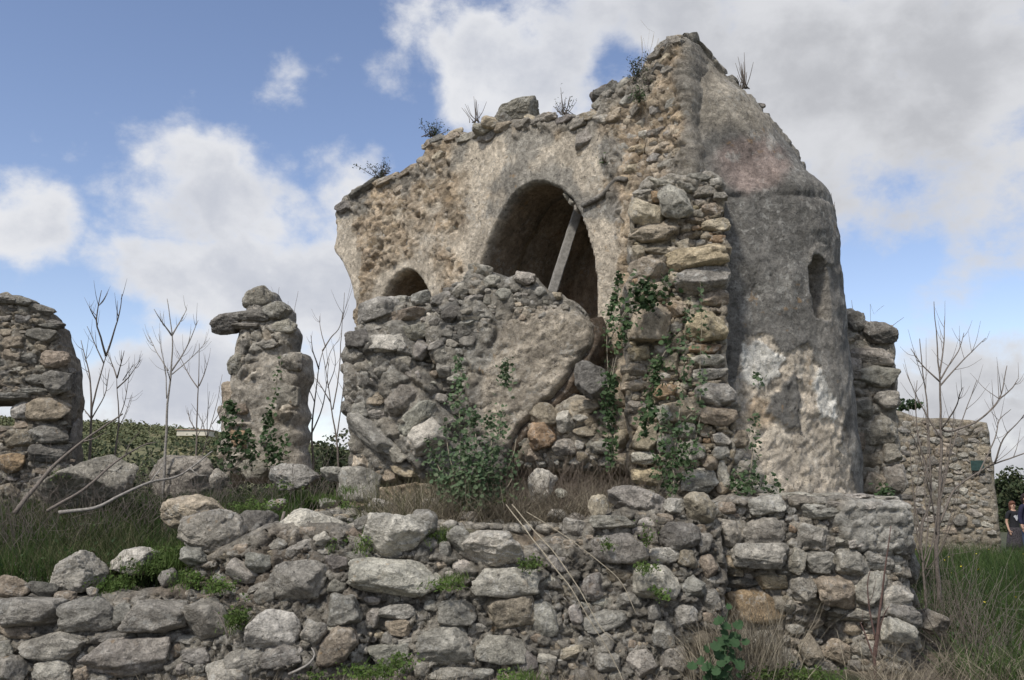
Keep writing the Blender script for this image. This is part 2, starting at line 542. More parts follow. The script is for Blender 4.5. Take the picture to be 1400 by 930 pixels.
def rock_data(seed, sub, kind):
    g = np.random.default_rng(seed)
    V, T = ICO[sub]; V = V / np.linalg.norm(V, axis=1)[:, None]
    p = {'box': 5.5, 'round': 2.4, 'sharp': 2.6, 'flat': 4.0}[kind]
    r = (np.abs(V) ** p).sum(1) ** (-1 / p)
    k = {'box': 13, 'round': 10, 'sharp': 18, 'flat': 12}[kind]
    N = g.normal(size=(k, 3)); N /= np.linalg.norm(N, axis=1)[:, None]
    for n in N:
        d = {'sharp': g.uniform(.60, .92), 'box': g.uniform(.74, 1.08), 'round': g.uniform(.74, 1.0), 'flat': g.uniform(.8, 1.1)}[kind]
        dt = V @ n
        lim = np.where(dt > .12, d / np.maximum(dt, .12), 9)
        r = -np.log(np.exp(-r * 48) + np.exp(-lim * 48)) / 48      # soft minimum keeps worn edges
    P = V * r[:, None]
    o = g.uniform(0, 99)
    P = P * (1 + .14 * fbm(P, 1.2, 3, off=o) + .038 * fbm(P, 3.6, 5, .6, off=o, ridged=True) + .022 * fbm(P, 11, 4, .6, off=o))[:, None]
    F1, F2, ID = worley(P * 2.2 + o)
    P = P * (1 + .05 * (RND[ID, 0] - .5) * sst(F2 - F1, 0, .12) * 2)[:, None]
    mn, mx = P.min(0), P.max(0)
    return (P - (mn + mx) / 2) / (mx - mn), T

POOL = {}
for kind, n in (('box', 12), ('round', 8), ('sharp', 10), ('flat', 6)):
    POOL[kind] = []
    for i in range(n):
        s = {'box': 100, 'round': 200, 'sharp': 300, 'flat': 400}[kind] + i
        P, T = rock_data(s, 5, kind); hi = mesh_np('stone', P, T=T); hi.materials.append(M_STONE)
        P, T = rock_data(s, 4, kind); md = mesh_np('stone', P, T=T); md.materials.append(M_STONE)
        POOL[kind].append((hi, md))
FLIPS = [(1, 1, 1), (-1, -1, 1), (-1, 1, -1), (1, -1, -1)]
TONE = dict(g=(.365, .34, .295), l=(.50, .465, .40), w=(.46, .39, .295), y=(.50, .415, .28), d=(.22, .205, .18), o=(.42, .30, .19),
            b=(.34, .285, .22), m=(.345, .315, .265), r=(.34, .24, .17))

def tone(k, var=.13):
    c = np.array(TONE[k]) * rng.uniform(1 - var, 1 + var)
    c = c * (1 + rng.uniform(-.02, .02, 3))
    return (*c, 1)

def put_stone(parent, surf, px, py, w, h, rot=0, t='g', kind=None, dep=None, out=.35, name='stone'):
    """one stone bedded in a wall face; centre, width and height given by photo pixels on that face"""
    u, v = surf.uv(px, py)
    P = surf.pos(np.array([u]), np.array([v]))[0]
    base, n = surf.frame(u)
    n = np.array([n[0, 0], n[0, 1], 0.0])
    rd = ray(px, py)
    dist = P[1] / rd[1]                    # ray parameter
    k = dist / F
    tu = np.array([-n[1], n[0], 0.0])      # along the wall
    cosv = max(.35, abs(np.dot(n[:2], rd[:2] / np.linalg.norm(rd[:2]))))
    W_ = w * k / cosv; H_ = h * k
    D_ = dep if dep else max(min(W_, H_) * 1.1, .5 * max(W_, H_)) * rng.uniform(.85, 1.1)
    return place_rock(parent, P + n * (D_ * (out - .5) + surf.lift(u, v)), W_, D_, H_, tu, n, rot, t, kind, name)

def place_rock(parent, c, W_, D_, H_, tu, n, rot=0, t='g', kind=None, name='stone', fl=None):
    kind = kind or random.choice(['box', 'box', 'sharp', 'sharp', 'flat'])
    hi, md = random.choice(POOL[kind])
    me = hi if max(W_, H_) > .17 else md
    fl = FLIPS[fl if fl is not None else random.randrange(4)]
    X = Vector(tu) ; Y = Vector(n); Z = X.cross(-Y)
    if Z.z < 0: Z = -Z
    Rm = Matrix((X, -Y, Z)).transposed()
    if Rm.determinant() < 0:
        Rm = Matrix((-X, -Y, Z)).transposed()
    Rm = Rm @ Matrix.Rotation(-R(rot), 3, 'Y')
    Rm = Rm @ Euler((rng.uniform(-.08, .08), rng.uniform(-.04, .04), rng.uniform(-.12, .12))).to_matrix()
    S = Matrix.Diagonal((W_ * fl[0] * 1.04, D_ * fl[1], H_ * fl[2] * 1.04))
    mw = Matrix.Translation(Vector(c)) @ (Rm @ S).to_4x4()
    o = link(name, me, None, parent, mw)
    o.color = tone(t)
    return o

def fill_stones(parent, surf, poly, placed, sizes, tones, limit=250, kind=None, out=(.2, .4), seed=0, asp=1.6, avoid=None, edge=.02):
    """packs more stones into what is left of a wall face; the ones over the limit are joined"""
    g = np.random.default_rng(seed)
    pu = np.array([surf.uv(*p) for p in poly]); c = .012
    u0, v0 = pu.min(0) - .05; u1, v1 = pu.max(0) + .05
    nu, nv = int((u1 - u0) / c), int((v1 - v0) / c)
    GU, GV = np.meshgrid(u0 + (np.arange(nu) + .5) * c, v0 + (np.arange(nv) + .5) * c, indexing='ij')
    free = inside(pu, GU, GV)
    if avoid is not None:
        for av in avoid: free &= ~inside(np.array([surf.uv(*p) for p in av]), GU, GV)
    def area(u, v, a, b_, th):
        i0, i1 = max(0, int((u - a - u0) / c)), min(nu, int((u + a - u0) / c) + 1)
        j0, j1 = max(0, int((v - a - v0) / c)), min(nv, int((v + a - v0) / c) + 1)
        if i1 <= i0 or j1 <= j0: return None
        du = GU[i0:i1, j0:j1] - u; dv = GV[i0:i1, j0:j1] - v
        x = (du * math.cos(th) + dv * math.sin(th)) / a; y = (-du * math.sin(th) + dv * math.cos(th)) / b_
        return (slice(i0, i1), slice(j0, j1)), (np.abs(x) ** 3 + np.abs(y) ** 3) < 1
    for s in placed:
        u, v = surf.uv(s[0], s[1]); P = surf.pos(np.array([u]), np.array([v]))[0]; k = P[1] / ray(s[0], s[1])[1] / F
        q = area(u, v, s[2] * k / 2, s[3] * k / 2, R(s[4] if len(s) > 4 else 0))
        if q: free[q[0]] &= ~q[1]
    n = 0; small = []
    for (w0, w1, tries) in sizes:
        cand = np.argwhere(free)
        if not len(cand): break
        pick = cand[g.integers(0, len(cand), tries)]
        for (i, j) in pick:
            if not free[i, j]: continue
            w = g.uniform(w0, w1); h = w / g.uniform(1.0, asp); th = g.normal() * .14
            u, v = GU[i, j], GV[i, j]
            q = area(u, v, w / 2, h / 2, th)
            if q is None: continue
            fr = free[q[0]][q[1]]
            if fr.size == 0 or fr.mean() < .90: continue
            free[q[0]] &= ~q[1]
            P = surf.pos(np.array([u]), np.array([v]))[0]; _, nn_ = surf.frame(u); nv_ = np.array([nn_[0, 0], nn_[0, 1], 0])
            tu = np.array([-nv_[1], nv_[0], 0]); D_ = h * g.uniform(.9, 1.2)
            cc = P + nv_ * (D_ * (g.uniform(*out) - .5) + surf.lift(u, v))
            if n < limit:
                place_rock(parent, cc, w, D_, h, tu, nv_, math.degrees(th), random.choice(tones), kind)
                n += 1
            else: small.append((cc, w, D_, h, tu, nv_, th))
    if small:
        V, T = [], []; off = 0
        for q in small:
            P, TT = SMALLROCK[g.integers(len(SMALLROCK))]
            X = q[4]; Y = q[5]; Z = np.array([0, 0, 1.0])
            V.append(q[0] + (P[:, :1] * q[1]) * X + (P[:, 1:2] * q[2]) * Y + (P[:, 2:] * q[3]) * Z); T.append(TT + off); off += len(P)
        V = np.vstack(V)
        col = np.repeat(np.array([TONE[random.choice(tones)] for _ in small]), len(SMALLROCK[0][0]), axis=0) * 1.05
        o = link('rubble', mesh_np('rubble', V, T=np.vstack(T), col=col), M_RELIEF, parent); tag(o, kind='stuff')
SMALLROCK = [rock_data(900 + i, 3, k) for i, k in enumerate(['box', 'sharp', 'round', 'sharp', 'box', 'round'])]

# ------------------------------------------------------------------ ground
def height(X, Y):
    left = 1 - sst(X, -2.7, -1.5)
    near = np.where(Y < 9.6, .86 + (Y - 7.0) / 2.6 * .50, 1.36 + .05 * sst(Y, 9.6, 12))
    mid = 1.31 + .12 * sst(Y, 7.2, 9.0)
    ter = near * left + mid * (1 - left)
    ter = ter - 1.1 * sst(Y, 14, 26)
    yb = 6.98 + .15 * np.clip(X + .8, 0, 2.6)
    step = sst(Y, yb, yb + .16)
    side = 1 - sst(X, 1.75, 1.95)
    yard = .24 + .16 * sst(Y, 8, 15) - .75 * sst(Y, 17, 27)
    lowf = .22
    base = np.where(Y < 7.6, lowf + (yard - lowf) * sst(Y, 6.5, 8), yard)
    return base * (1 - step * side) + ter * step * side

def ground_h(X, Y):
    X = np.atleast_1d(np.asarray(X, float)); Y = np.atleast_1d(np.asarray(Y, float))
    P = np.column_stack([X, Y, np.zeros(len(X))])
    near = np.exp(-np.maximum(0, Y - 20) / 30)
    return height(X, Y) + (.05 * fbm(P, .9, 3, off=2) + .028 * fbm(P, 4.5, 4, off=7)) * near - .35 * sst(Y, 30, 90)

def spaced(a, b_, fine, lo, hi):
    mid = np.arange(a, b_, fine)
    k = 1; L = [];  x = a; s = fine
    while x > lo: s *= 1.22; x -= s; L.append(x)
    Rr = []; x = mid[-1]; s = fine
    while x < hi: s *= 1.22; x += s; Rr.append(x)
    return np.array(L[::-1] + list(mid) + Rr)
gx = spaced(-7.5, 9, .05, -1500, 1500); gy = spaced(5.6, 14.5, .05, -300, 2500)
GX, GY = np.meshgrid(gx, gy, indexing='ij')
gz = ground_h(GX.ravel(), GY.ravel())
V = np.column_stack([GX.ravel(), GY.ravel(), gz])
i, j = np.meshgrid(np.arange(len(gx) - 1), np.arange(len(gy) - 1), indexing='ij'); i = i.ravel(); j = j.ravel(); n_ = len(gy)
Q = np.stack([i * n_ + j, (i + 1) * n_ + j, (i + 1) * n_ + j + 1, i * n_ + j + 1], 1)
soil = np.array([.19, .155, .12]); turf = np.array([.06, .07, .035])
k = sst(fbm(V * [1, 1, 0], .8, 4, off=3), -.15, .25)[:, None]
k = np.maximum(k, .85 * sst(V[:, 0], 3.2, 4.5)[:, None]); gc = soil * (1 - k) + turf * k
me = mesh_np('ground', V, Q, col=gc)
tag(link('ground', me, mat_relief('soil', .8, .1)), 'brown stony soil with patches of turf around the ruin', None, None, 'structure')

# far hillside on the left
hx = np.linspace(-260, 60, 130); hy = np.linspace(120, 420, 90)
HX, HY = np.meshgrid(hx, hy, indexing='ij'); hxr, hyr = HX.ravel(), HY.ravel()
def hill_h(x, y):
    ang = x / np.maximum(y, 1)
    P = np.column_stack([x, y, 0 * x])
    prof = 20.5 * sst(-ang, -.10, .52) ** .9
    prof = prof * sst(y, 120, 330) + 5 * sst(y, 130, 300)
    return prof * (1 + .16 * fbm(P, .018, 4, off=4)) + 1.2 * fbm(P, .07, 3, off=8)
hz = hill_h(hxr, hyr)
n_ = len(hy); i, j = np.meshgrid(np.arange(len(hx) - 1), np.arange(n_ - 1), indexing='ij'); i = i.ravel(); j = j.ravel()
Q = np.stack([i * n_ + j, (i + 1) * n_ + j, (i + 1) * n_ + j + 1, i * n_ + j + 1], 1)
Vh = np.column_stack([hxr, hyr, hz])
hk = sst(fbm(Vh, .03, 4, off=1), -.2, .3)[:, None]
hc = np.array([.20, .18, .095]) * hk + np.array([.095, .105, .05]) * (1 - hk)
m_h, nb_, p_ = new_mat('hillside_cover')
a_ = nb_.n('ShaderNodeAttribute', attribute_name='albedo')
kk = nb_.ramp(nb_.noise(nb_.n('ShaderNodeNewGeometry').outputs['Position'], .35, 6, .7), .3, .7, .6, 1.4)
nb_.nt.links.new(nb_.mix(1.0, a_.outputs['Color'], nb_.n('ShaderNodeCombineXYZ', {0: kk, 1: kk, 2: kk}).outputs[0], 'MULTIPLY'), p_.inputs['Base Color'])
tag(link('hillside', mesh_np('hillside', Vh, Q, col=hc), m_h), 'distant sunlit hillside of dry grass and scrub', None, None, 'structure')

# ------------------------------------------------------------------ leaf / blade builders
def leaf_mesh(name, C, size, mat, parent=None, up=.3, asp=.8, seed=0, lobes=False):
    """many small folded leaves at the points C"""
    g = np.random.default_rng(seed); n = len(C)
    nrm = g.normal(size=(n, 3)); nrm[:, 2] = np.abs(nrm[:, 2]) + up; nrm[:, 1] -= .5
    nrm /= np.linalg.norm(nrm, axis=1)[:, None]
    a = np.cross(nrm, g.normal(size=(n, 3))); a /= np.linalg.norm(a, axis=1)[:, None]
    b_ = np.cross(nrm, a)
    s = (np.asarray(size) * g.uniform(.55, 1.25, n))[:, None]
    if lobes:
        tpl = np.array([(0, -.5, 0), (.30, -.42, .05), (.52, -.15, .07), (.34, .02, .05), (.40, .28, .06), (.14, .26, .03), (0, .58, -.05),
                        (-.14, .26, .03), (-.40, .28, .06), (-.34, .02, .05), (-.52, -.15, .07), (-.30, -.42, .05), (0, 0, -.03)])
        tris = np.array([(12, k, (k + 1) % 12) for k in range(12)])
    else:
        tpl = np.array([(0, -.5, 0), (.32, -.12, .09), (.26, .22, .08), (0, .52, -.04), (-.26, .22, .08), (-.32, -.12, .09)])
        tris = np.array([(0, 1, 2), (0, 2, 3), (0, 3, 4), (0, 4, 5)])
    k = len(tpl)
    V = C[:, None, :] + s[:, None, :] * (tpl[None, :, 0:1] * asp * 1.3 * a[:, None, :] + tpl[None, :, 1:2] * b_[:, None, :] + tpl[None, :, 2:3] * nrm[:, None, :])
    T = (tris[None] + (np.arange(n) * k)[:, None, None]).reshape(-1, 3)
    return link(name, mesh_np(name, V.reshape(-1, 3), T=T, smooth=False), mat, parent)

def blade_mesh(name, root, length, mat, parent=None, lean=.5, width=.006, seed=0, segs=3, curl=.6):
    g = np.random.default_rng(seed); n = len(root)
    L = np.asarray(length) * g.uniform(.5, 1.2, n)
    th = g.uniform(0, 2 * math.pi, n); ln = np.abs(g.normal(size=n)) * lean
    dirx = np.stack([np.cos(th), np.sin(th), 0 * th], 1)
    side = np.stack([-np.sin(th), np.cos(th), 0 * th], 1)
    rt = g.uniform(0, math.pi, n); side = side * np.cos(rt)[:, None] + dirx * np.sin(rt)[:, None]
    V = []
    for k in range(segs + 1):
        t = k / segs
        hor = ln * t + curl * t * t * g.uniform(.2, 1.0, n) * lean
        nrm = np.sqrt(1 + hor ** 2 * .8)
        c = root + (L * t / nrm)[:, None] * np.array([0, 0, 1]) + dirx * (L * hor / nrm)[:, None]
        w = width * (1 - t) ** .7 * .5 * g.uniform(.8, 1.2, n)
        V.append(np.stack([c - side * w[:, None], c + side * w[:, None]], 1) if k < segs else c[:, None, :])
    V = np.concatenate(V, 1); m = V.shape[1]
    q = np.array([(2 * k, 2 * k + 1, 2 * k + 3, 2 * k + 2) for k in range(segs - 1)])
    t3 = np.array([(2 * segs - 2, 2 * segs - 1, 2 * segs)])
    o = (np.arange(n) * m)[:, None, None]
    return link(name, mesh_np(name, V.reshape(-1, 3), (q[None] + o).reshape(-1, 4), (t3[None] + o).reshape(-1, 3), smooth=False), mat, parent)

def tube_np(path, rad, sides=6):
    P = np.asarray(path, float); n = len(P)
    T = np.gradient(P, axis=0); T /= np.linalg.norm(T, axis=1)[:, None] + 1e-9
    ref = np.array([0.3, 1, .2]); A = np.cross(T, ref); A /= np.linalg.norm(A, axis=1)[:, None] + 1e-9
    B = np.cross(T, A)
    th = np.arange(sides) * 2 * math.pi / sides
    V = P[:, None, :] + np.asarray(rad)[:, None, None] * (np.cos(th)[None, :, None] * A[:, None, :] + np.sin(th)[None, :, None] * B[:, None, :])
    V = V.reshape(-1, 3); Q = []
    for k in range(n - 1):
        for s in range(sides):
            a = k * sides + s; c = k * sides + (s + 1) % sides
            Q.append((a, c, c + sides, a + sides))
    V = np.vstack([V, P[0], P[-1]]); T3 = []
    for s in range(sides):
        T3.append((len(V) - 2, (s + 1) % sides, s)); T3.append((len(V) - 1, (n - 1) * sides + s, (n - 1) * sides + (s + 1) % sides))
    return V, np.array(Q), np.array(T3)

def smooth_path(pts, step=.06, wob=.01, seed=0):
    """Catmull-Rom through the points with a little natural wander"""
    P = np.array([list(p) for p in pts], float)
    if len(P) == 2: P = np.vstack([P[0], P.mean(0), P[1]])
    E = np.vstack([2 * P[0] - P[1], P, 2 * P[-1] - P[-2]]); out = []
    for i in range(1, len(E) - 2):
        a, b_, c, d = E[i - 1], E[i], E[i + 1], E[i + 2]
        k = max(2, int(np.linalg.norm(c - b_) / step))
        for t in np.arange(k) / k:
            out.append(.5 * (2 * b_ + (c - a) * t + (2 * a - 5 * b_ + 4 * c - d) * t * t + (-a + 3 * b_ - 3 * c + d) * t ** 3))
    out.append(P[-1]); out = np.array(out)
    w = np.stack([fbm(out, 3, 2, off=seed * 7.1 + s) for s in (0, 9, 19)], 1) * wob
    w *= np.minimum(1, np.arange(len(out)) / 3)[:, None]
    return out + w

def branch(name, pts, r0, r1, mat, parent, seed=0, wob=.012, sides=6):
    P = smooth_path(pts, wob=wob, seed=seed)
    V, Q, T = tube_np(P, np.linspace(r0, r1, len(P)), sides)
    return link(name, mesh_np(name, V, Q, T), mat, parent)

def bx_np(c, size, rot=None):
    V = np.array([(x, y, z) for x in (-.5, .5) for y in (-.5, .5) for z in (-.5, .5)]) * size
    if rot is not None: V = V @ np.array(rot).T
    return V + np.array(c), np.array([(0, 1, 3, 2), (4, 6, 7, 5), (0, 4, 5, 1), (2, 3, 7, 6), (0, 2, 6, 4), (1, 5, 7, 3)])
# ================================================================== MAIN WALL WITH THE ARCHES
S_MAIN = Surf([(-3.35, 12.92), (1.768, 8.297)])
chapel = empty('chapel_wall', (-.6, 10.4, 1.3), 'tall ruined beige wall pierced by a big pointed arch and a small arch, with traces of plaster', 'ruined wall')
ARCH = [(652, 470), (656, 400), (660, 362), (668, 335), (680, 308), (694, 283), (710, 262), (728, 251), (748, 250), (766, 258), (784, 274), (797, 297), (806, 323), (813, 352), (817, 385), (818, 430), (818, 475), (812, 520), (660, 520)]
ARCH2 = [(526, 408), (534, 389), (544, 376), (556, 369), (567, 371), (578, 382), (588, 400), (592, 440), (520, 440)]
MAINPOLY = [(478, 700), (482, 640), (484, 560), (486, 470), (486, 425), (480, 390), (468, 360), (456, 343), (459, 318), (460, 292), (470, 268), (494, 253), (524, 240), (548, 236), (566, 224), (580, 206), (583, 190), (610, 182), (648, 176), (680, 166), (735, 158), (762, 160), (800, 158), (815, 150), (816, 128), (838, 118), (866, 106), (884, 92), (888, 72), (905, 60), (925, 46), (940, 46), (944, 120), (948, 250), (952, 700)]

def fn_main(U, V, P, px, py, e):
    da, _, _ = nearest(np.array(ARCH, float), px, py)
    da2, _, _ = nearest(np.array(ARCH2, float), px, py)
    d1, c1, j1 = rubble(P, .15, .10, WARMS, 0, .042)
    d2, c2, j2 = rubble(P, .06, .045, WARMS, 7, .022)
    big = fbm(P, 1.2, 4, off=3)
    plm = .50 * np.exp(-(da / 24.0) ** 2) + .42 * np.exp(-(da2 / 14.0) ** 2)
    plm += .45 * np.exp(-((px - 668) / 34) ** 2 - ((py - 240) / 75) ** 2)
    plm += .40 * np.exp(-((px - 812) / 18) ** 2 - ((py - 240) / 70) ** 2)
    plm += .50 * np.exp(-((px - 478) / 17) ** 2 - ((py - 370) / 75) ** 2)
    plm += .30 * np.exp(-((px - 755) / 60) ** 2 - ((py - 205) / 30) ** 2)
    plm += .20 * np.exp(-((px - 838) / 20) ** 2 - ((py - 390) / 110) ** 2)
    plm += .22 * np.exp(-((px - 590) / 30) ** 2 - ((py - 330) / 60) ** 2)
    pl = sst(plm + .30 * fbm(P, 3.2, 4, off=14), .08, .22)
    rough = .07 * big + .045 * fbm(P, 4, 6, .62, off=21, ridged=True) + .012 * fbm(P, 22, 3, off=2)
    D = (d1 + d2 * .7 + rough) * (1 - pl) + (.035 + .05 * big * .6 + .008 * fbm(P, 7, 4, off=5)) * pl
    # eroded pockets
    pk = sst(fbm(P, 2.3, 4, off=33), .28, .45) * (1 - pl)
    D -= .09 * pk
    # deeper break-out at the upper right
    up = np.exp(-((px - 885) / 38) ** 2 - ((py - 190) / 60) ** 2)
    D -= .10 * up * (1 - pl)
    C = c1 * .6 + c2 * .4
    C = C * np.array([1.05, .97, .89])
    plc = np.array([.58, .505, .40]) * (1 + .18 * fbm(P, 5, 4, off=6))[:, None]
    C = C * (1 - pl[:, None]) + plc * pl[:, None]
    # grey weathering crust: along the top edge and as patches
    topm = sst(fbm(P, 2.0, 4, off=51) + .9 * np.exp(-e / .30) * (py < 300), .28, .55)
    pat = np.exp(-((px - 838) / 20) ** 2 - ((py - 215) / 34) ** 2) + np.exp(-((px - 840) / 22) ** 2 - ((py - 285) / 30) ** 2) * .8 + .7 * np.exp(-((px - 480) / 24) ** 2 - ((py - 272) / 22) ** 2)
    gm = np.clip(np.maximum(topm * .75, sst(pat + .25 * fbm(P, 6, 3, off=9), .4, .6) * .8), 0, 1)[:, None]
    C = C * (1 - gm) + np.array([.25, .24, .215]) * gm
    gen = sst(fbm(P, .9, 3, off=71), -.1, .35)[:, None] * .2
    C = C * (1 - gen) + np.array([.40, .365, .31]) * gen
    oc = (np.exp(-((px - 878) / 22) ** 2 - ((py - 205) / 26) ** 2) + .6 * np.exp(-((px - 600) / 60) ** 2 - ((py - 290) / 60) ** 2))[:, None] * sst(fbm(P, 6, 3, off=12), -.2, .4)[:, None] * .5
    C = C * (1 - oc) + np.array([.42, .29, .17]) * oc
    return D, C
relief('wall_face', S_MAIN, MAINPOLY, .021, .62, fn_main, M_RELIEF, chapel, holes=[ARCH, ARCH2], amp=.045, round_=.10, seed=2, hole_amp=.010, hole_col=(.27, .215, .155))

# vaulted rooms behind the arches
def vault(name, surf, arch, depth, parent, seed, zfloor):
    pts = np.array([surf.uv(*p) for p in arch])
    cu = pts[:, 0].mean()
    ring = jag([tuple(p) for p in pts], .06, .004, seed)
    c = ring.mean(0); ring = c + (ring - c) * 1.035
    n = len(ring); K = 26; VV = []; CC = []
    for k in range(K + 1):
        d = -.28 - (depth - .28) * k / K
        s = 1.0 if k > 3 else .985 + .005 * k
        rr = c + (ring - c) * s
        P = surf.pos(rr[:, 0], rr[:, 1], d)
        nz = np.stack([fbm(P, 2.5, 4, off=q + seed) for q in (0, 7, 13)], 1) * .05
        P = P + nz; P[:, 2] = np.maximum(P[:, 2], zfloor)
        VV.append(P)
        f = fbm(P, 2.4, 4, off=seed)
        cc = np.array([.30, .25, .19]) * (1 + .3 * f)[:, None]
        pm = sst(fbm(P, 2.0, 4, off=seed + 4), .0, .3)[:, None] * .6
        cc = cc * (1 - pm) + np.array([.34, .30, .245]) * pm
        pm = sst(fbm(P, 1.6, 4, off=seed + 24), .1, .35)[:, None] * .6
        cc = cc * (1 - pm) + np.array([.26, .165, .10]) * pm
        CC.append(cc)
    Q = []
    for k in range(K):
        for i in range(n):
            a = k * n + i; b_ = k * n + (i + 1) % n
            Q.append((a, b_, b_ + n, a + n))
    # back wall: rings closing to the centre
    last = c + (ring - c); T = []
    M = 14; base = (K) * n
    for q in range(1, M + 1):
        rr = c + (ring - c) * (1 - q / M * .999)
        P = surf.pos(rr[:, 0], rr[:, 1], -depth)
        P += np.stack([fbm(P, 2.5, 4, off=q_ + seed) for q_ in (0, 7, 13)], 1) * .05
        VV.append(P)
        wp = sst(fbm(P, 2.2, 4, off=seed + 40), .12, .3)[:, None]
        CC.append((np.array([.30, .23, .165]) * (1 + .35 * fbm(P, 4, 3, off=2))[:, None]) * (1 - wp) + np.array([.42, .39, .34]) * wp)
        for i in range(n):
            a = base + (q - 1) * n + i; b_ = base + (q - 1) * n + (i + 1) % n
            Q.append((a, b_, b_ + n, a + n))
    V_ = np.vstack(VV)
    # outer skin keeps it a solid thickness
    o = link(name, mesh_np(name, V_, np.array(Q), col=np.vstack(CC)), M_RENDER, parent)
    so = o.modifiers.new('solidify', 'SOLIDIFY'); so.thickness = .18; so.offset = 1
    return o
vault('arch_vault', S_MAIN, ARCH, 1.75, chapel, 3, 1.0)
vault('small_vault', S_MAIN, ARCH2, 1.1, chapel, 5, 1.0)

# curved moulding left on the wall, right of the arch, and broken brick edge inside the arch
def sweep_on(surf, pts, w, h, name, parent, mat, colr, d0=.05):
    uv = np.array([surf.uv(*p) for p in pts]); P3 = smooth_path([surf.pos(np.array([a]), np.array([c]), d0)[0] for a, c in uv], .03, .004)
    V, Q, T = tube_np(P3, np.full(len(P3), w), 5)
    V = V + np.stack([fbm(V, 12, 3, off=s) for s in (0, 5, 9)], 1) * .006
    return link(name, mesh_np(name, V, Q, T, col=np.tile(colr, (len(V), 1))), mat, parent)
sweep_on(S_MAIN, [(801, 283), (815, 277), (830, 268), (842, 255), (851, 247), (862, 249)], .030, .03, 'moulding', chapel, M_RELIEF, (.25, .23, .20), .07)
for (x, y, r_) in ((771, 268, -48), (778, 275, -50), (785, 283, -55)):
    put_stone(chapel, S_MAIN, x, y, 11, 8, r_, 'm', 'box', out=.1, dep=.16, name='arch_brick')

MAIN_ST = [(655, 182, 26, 18, 0, 'm'), (668, 188, 24, 20, 10, 'g'), (640, 190, 22, 14, 0, 'm'), (622, 190, 20, 12, 0, 'b'), (690, 176, 26, 16, -10, 'b'), (718, 172, 24, 14, 0, 'm'), (745, 165, 30, 14, 5, 'm'),
           (775, 166, 26, 13, 0, 'd'), (792, 170, 24, 16, 0, 'm'), (800, 190, 34, 26, 20, 'g'), (833, 126, 26, 20, 25, 'd'), (850, 118, 22, 16, 20, 'm'), (860, 136, 22, 14, 30, 'g'), (842, 160, 24, 16, 20, 'w'), (868, 150, 20, 14, 30, 'm'), (826, 165, 22, 18, 10, 'm'),
           (898, 78, 20, 16, 30, 'm'), (910, 68, 16, 14, 10, 'b'), (925, 58, 22, 14, -20, 'm'), (912, 82, 18, 12, 20, 'w'), (900, 96, 26, 16, 10, 'd'), (918, 100, 20, 14, 0, 'm'), (880, 182, 18, 14, 0, 'l'), (870, 205, 22, 16, 10, 'y'), (893, 215, 20, 14, 0, 'g'), (862, 232, 20, 16, 0, 'w'),
           (895, 180, 26, 12, 0, 'm'), (905, 200, 22, 14, 0, 'w'), (912, 225, 24, 12, 10, 'm'), (560, 235, 22, 12, 20, 'b'), (595, 196, 20, 12, 10, 'b'), (500, 262, 36, 14, 22, 'd'), (475, 285, 22, 16, 0, 'd'), (530, 250, 30, 12, 15, 'b'), (603, 215, 20, 14, 0, 'w'), (550, 262, 18, 14, 0, 'w')]
_tp = [(588, 200), (610, 186), (648, 179), (680, 170), (735, 162), (762, 163), (800, 161), (818, 148), (822, 132), (840, 122), (866, 110), (884, 96), (892, 78), (908, 64), (926, 52)]
for k_ in range(34):
    f_ = k_ / 33 * (len(_tp) - 1); i_ = min(int(f_), len(_tp) - 2); t_ = f_ - i_
    w_ = rng.uniform(11, 25)
    MAIN_ST.append((_tp[i_][0] * (1 - t_) + _tp[i_ + 1][0] * t_, _tp[i_][1] * (1 - t_) + _tp[i_ + 1][1] * t_ + rng.uniform(-3, 5), w_, w_ * rng.uniform(.5, .85), rng.uniform(-25, 25), 'mdgwbm'[k_ % 6]))
for s in MAIN_ST: put_stone(chapel, S_MAIN, *s[:5], t=s[5], out=.36)
fill_stones(chapel, S_MAIN, [(470, 290), (500, 268), (560, 240), (600, 205), (640, 200), (640, 250), (632, 300), (620, 360), (600, 385), (575, 362), (545, 362), (525, 400), (505, 400), (490, 360), (470, 330)], MAIN_ST,
            [(.12, .2, 30), (.08, .12, 60)], 'wwlm', 34, out=(-.05, .08), seed=4)
fill_stones(chapel, S_MAIN, [(845, 165), (880, 120), (930, 110), (935, 235), (860, 245), (845, 220)], MAIN_ST, [(.14, .2, 60), (.08, .13, 160)], 'wwmmg', 60, out=(.02, .2), seed=5)
fill_stones(chapel, S_MAIN, [(680, 195), (800, 180), (800, 215), (760, 235), (700, 240), (680, 250)], MAIN_ST, [(.10, .18, 60), (.07, .10, 80)], 'wwwm', 30, out=(.03, .14), seed=6)
# rubble at the foot, seen between the fallen block and the pier
FOOT = [(800, 557, 42, 19, 0, 'w'), (797, 574, 24, 13, 0, 'g'), (774, 577, 28, 31, -10, 'l'), (746, 567, 42, 32, 0, 'b'), (744, 598, 36, 38, 0, 'o'), (725, 586, 15, 16, 0, 'w'), (711, 603, 30, 19, 0, 'm'), (772, 611, 32, 25, 0, 'm'),
        (800, 589, 38, 19, 0, 'b'), (840, 470, 22, 28, 0, 'w'), (838, 510, 22, 30, 0, 'w'), (842, 545, 26, 24, 0, 'b'), (832, 575, 22, 22, 0, 'm'), (850, 600, 22, 30, 0, 'w'), (820, 610, 34, 22, 0, 'm'), (786, 535, 26, 18, 0, 'w')]
foot = empty('rubble_bank', (.6, 8.8, 1.35), 'bank of loose reddish and grey stones between the fallen block and the pier', 'rubble')
S_FOOT = Surf([(-.3, 8.85), (1.25, 8.42)])
def fn_foot(U, V, P, px, py, e):
    d, c, j = rubble(P, .14, .10, WARMS, 3, .08)
    return d + .05 * fbm(P, 2, 4), c * .8
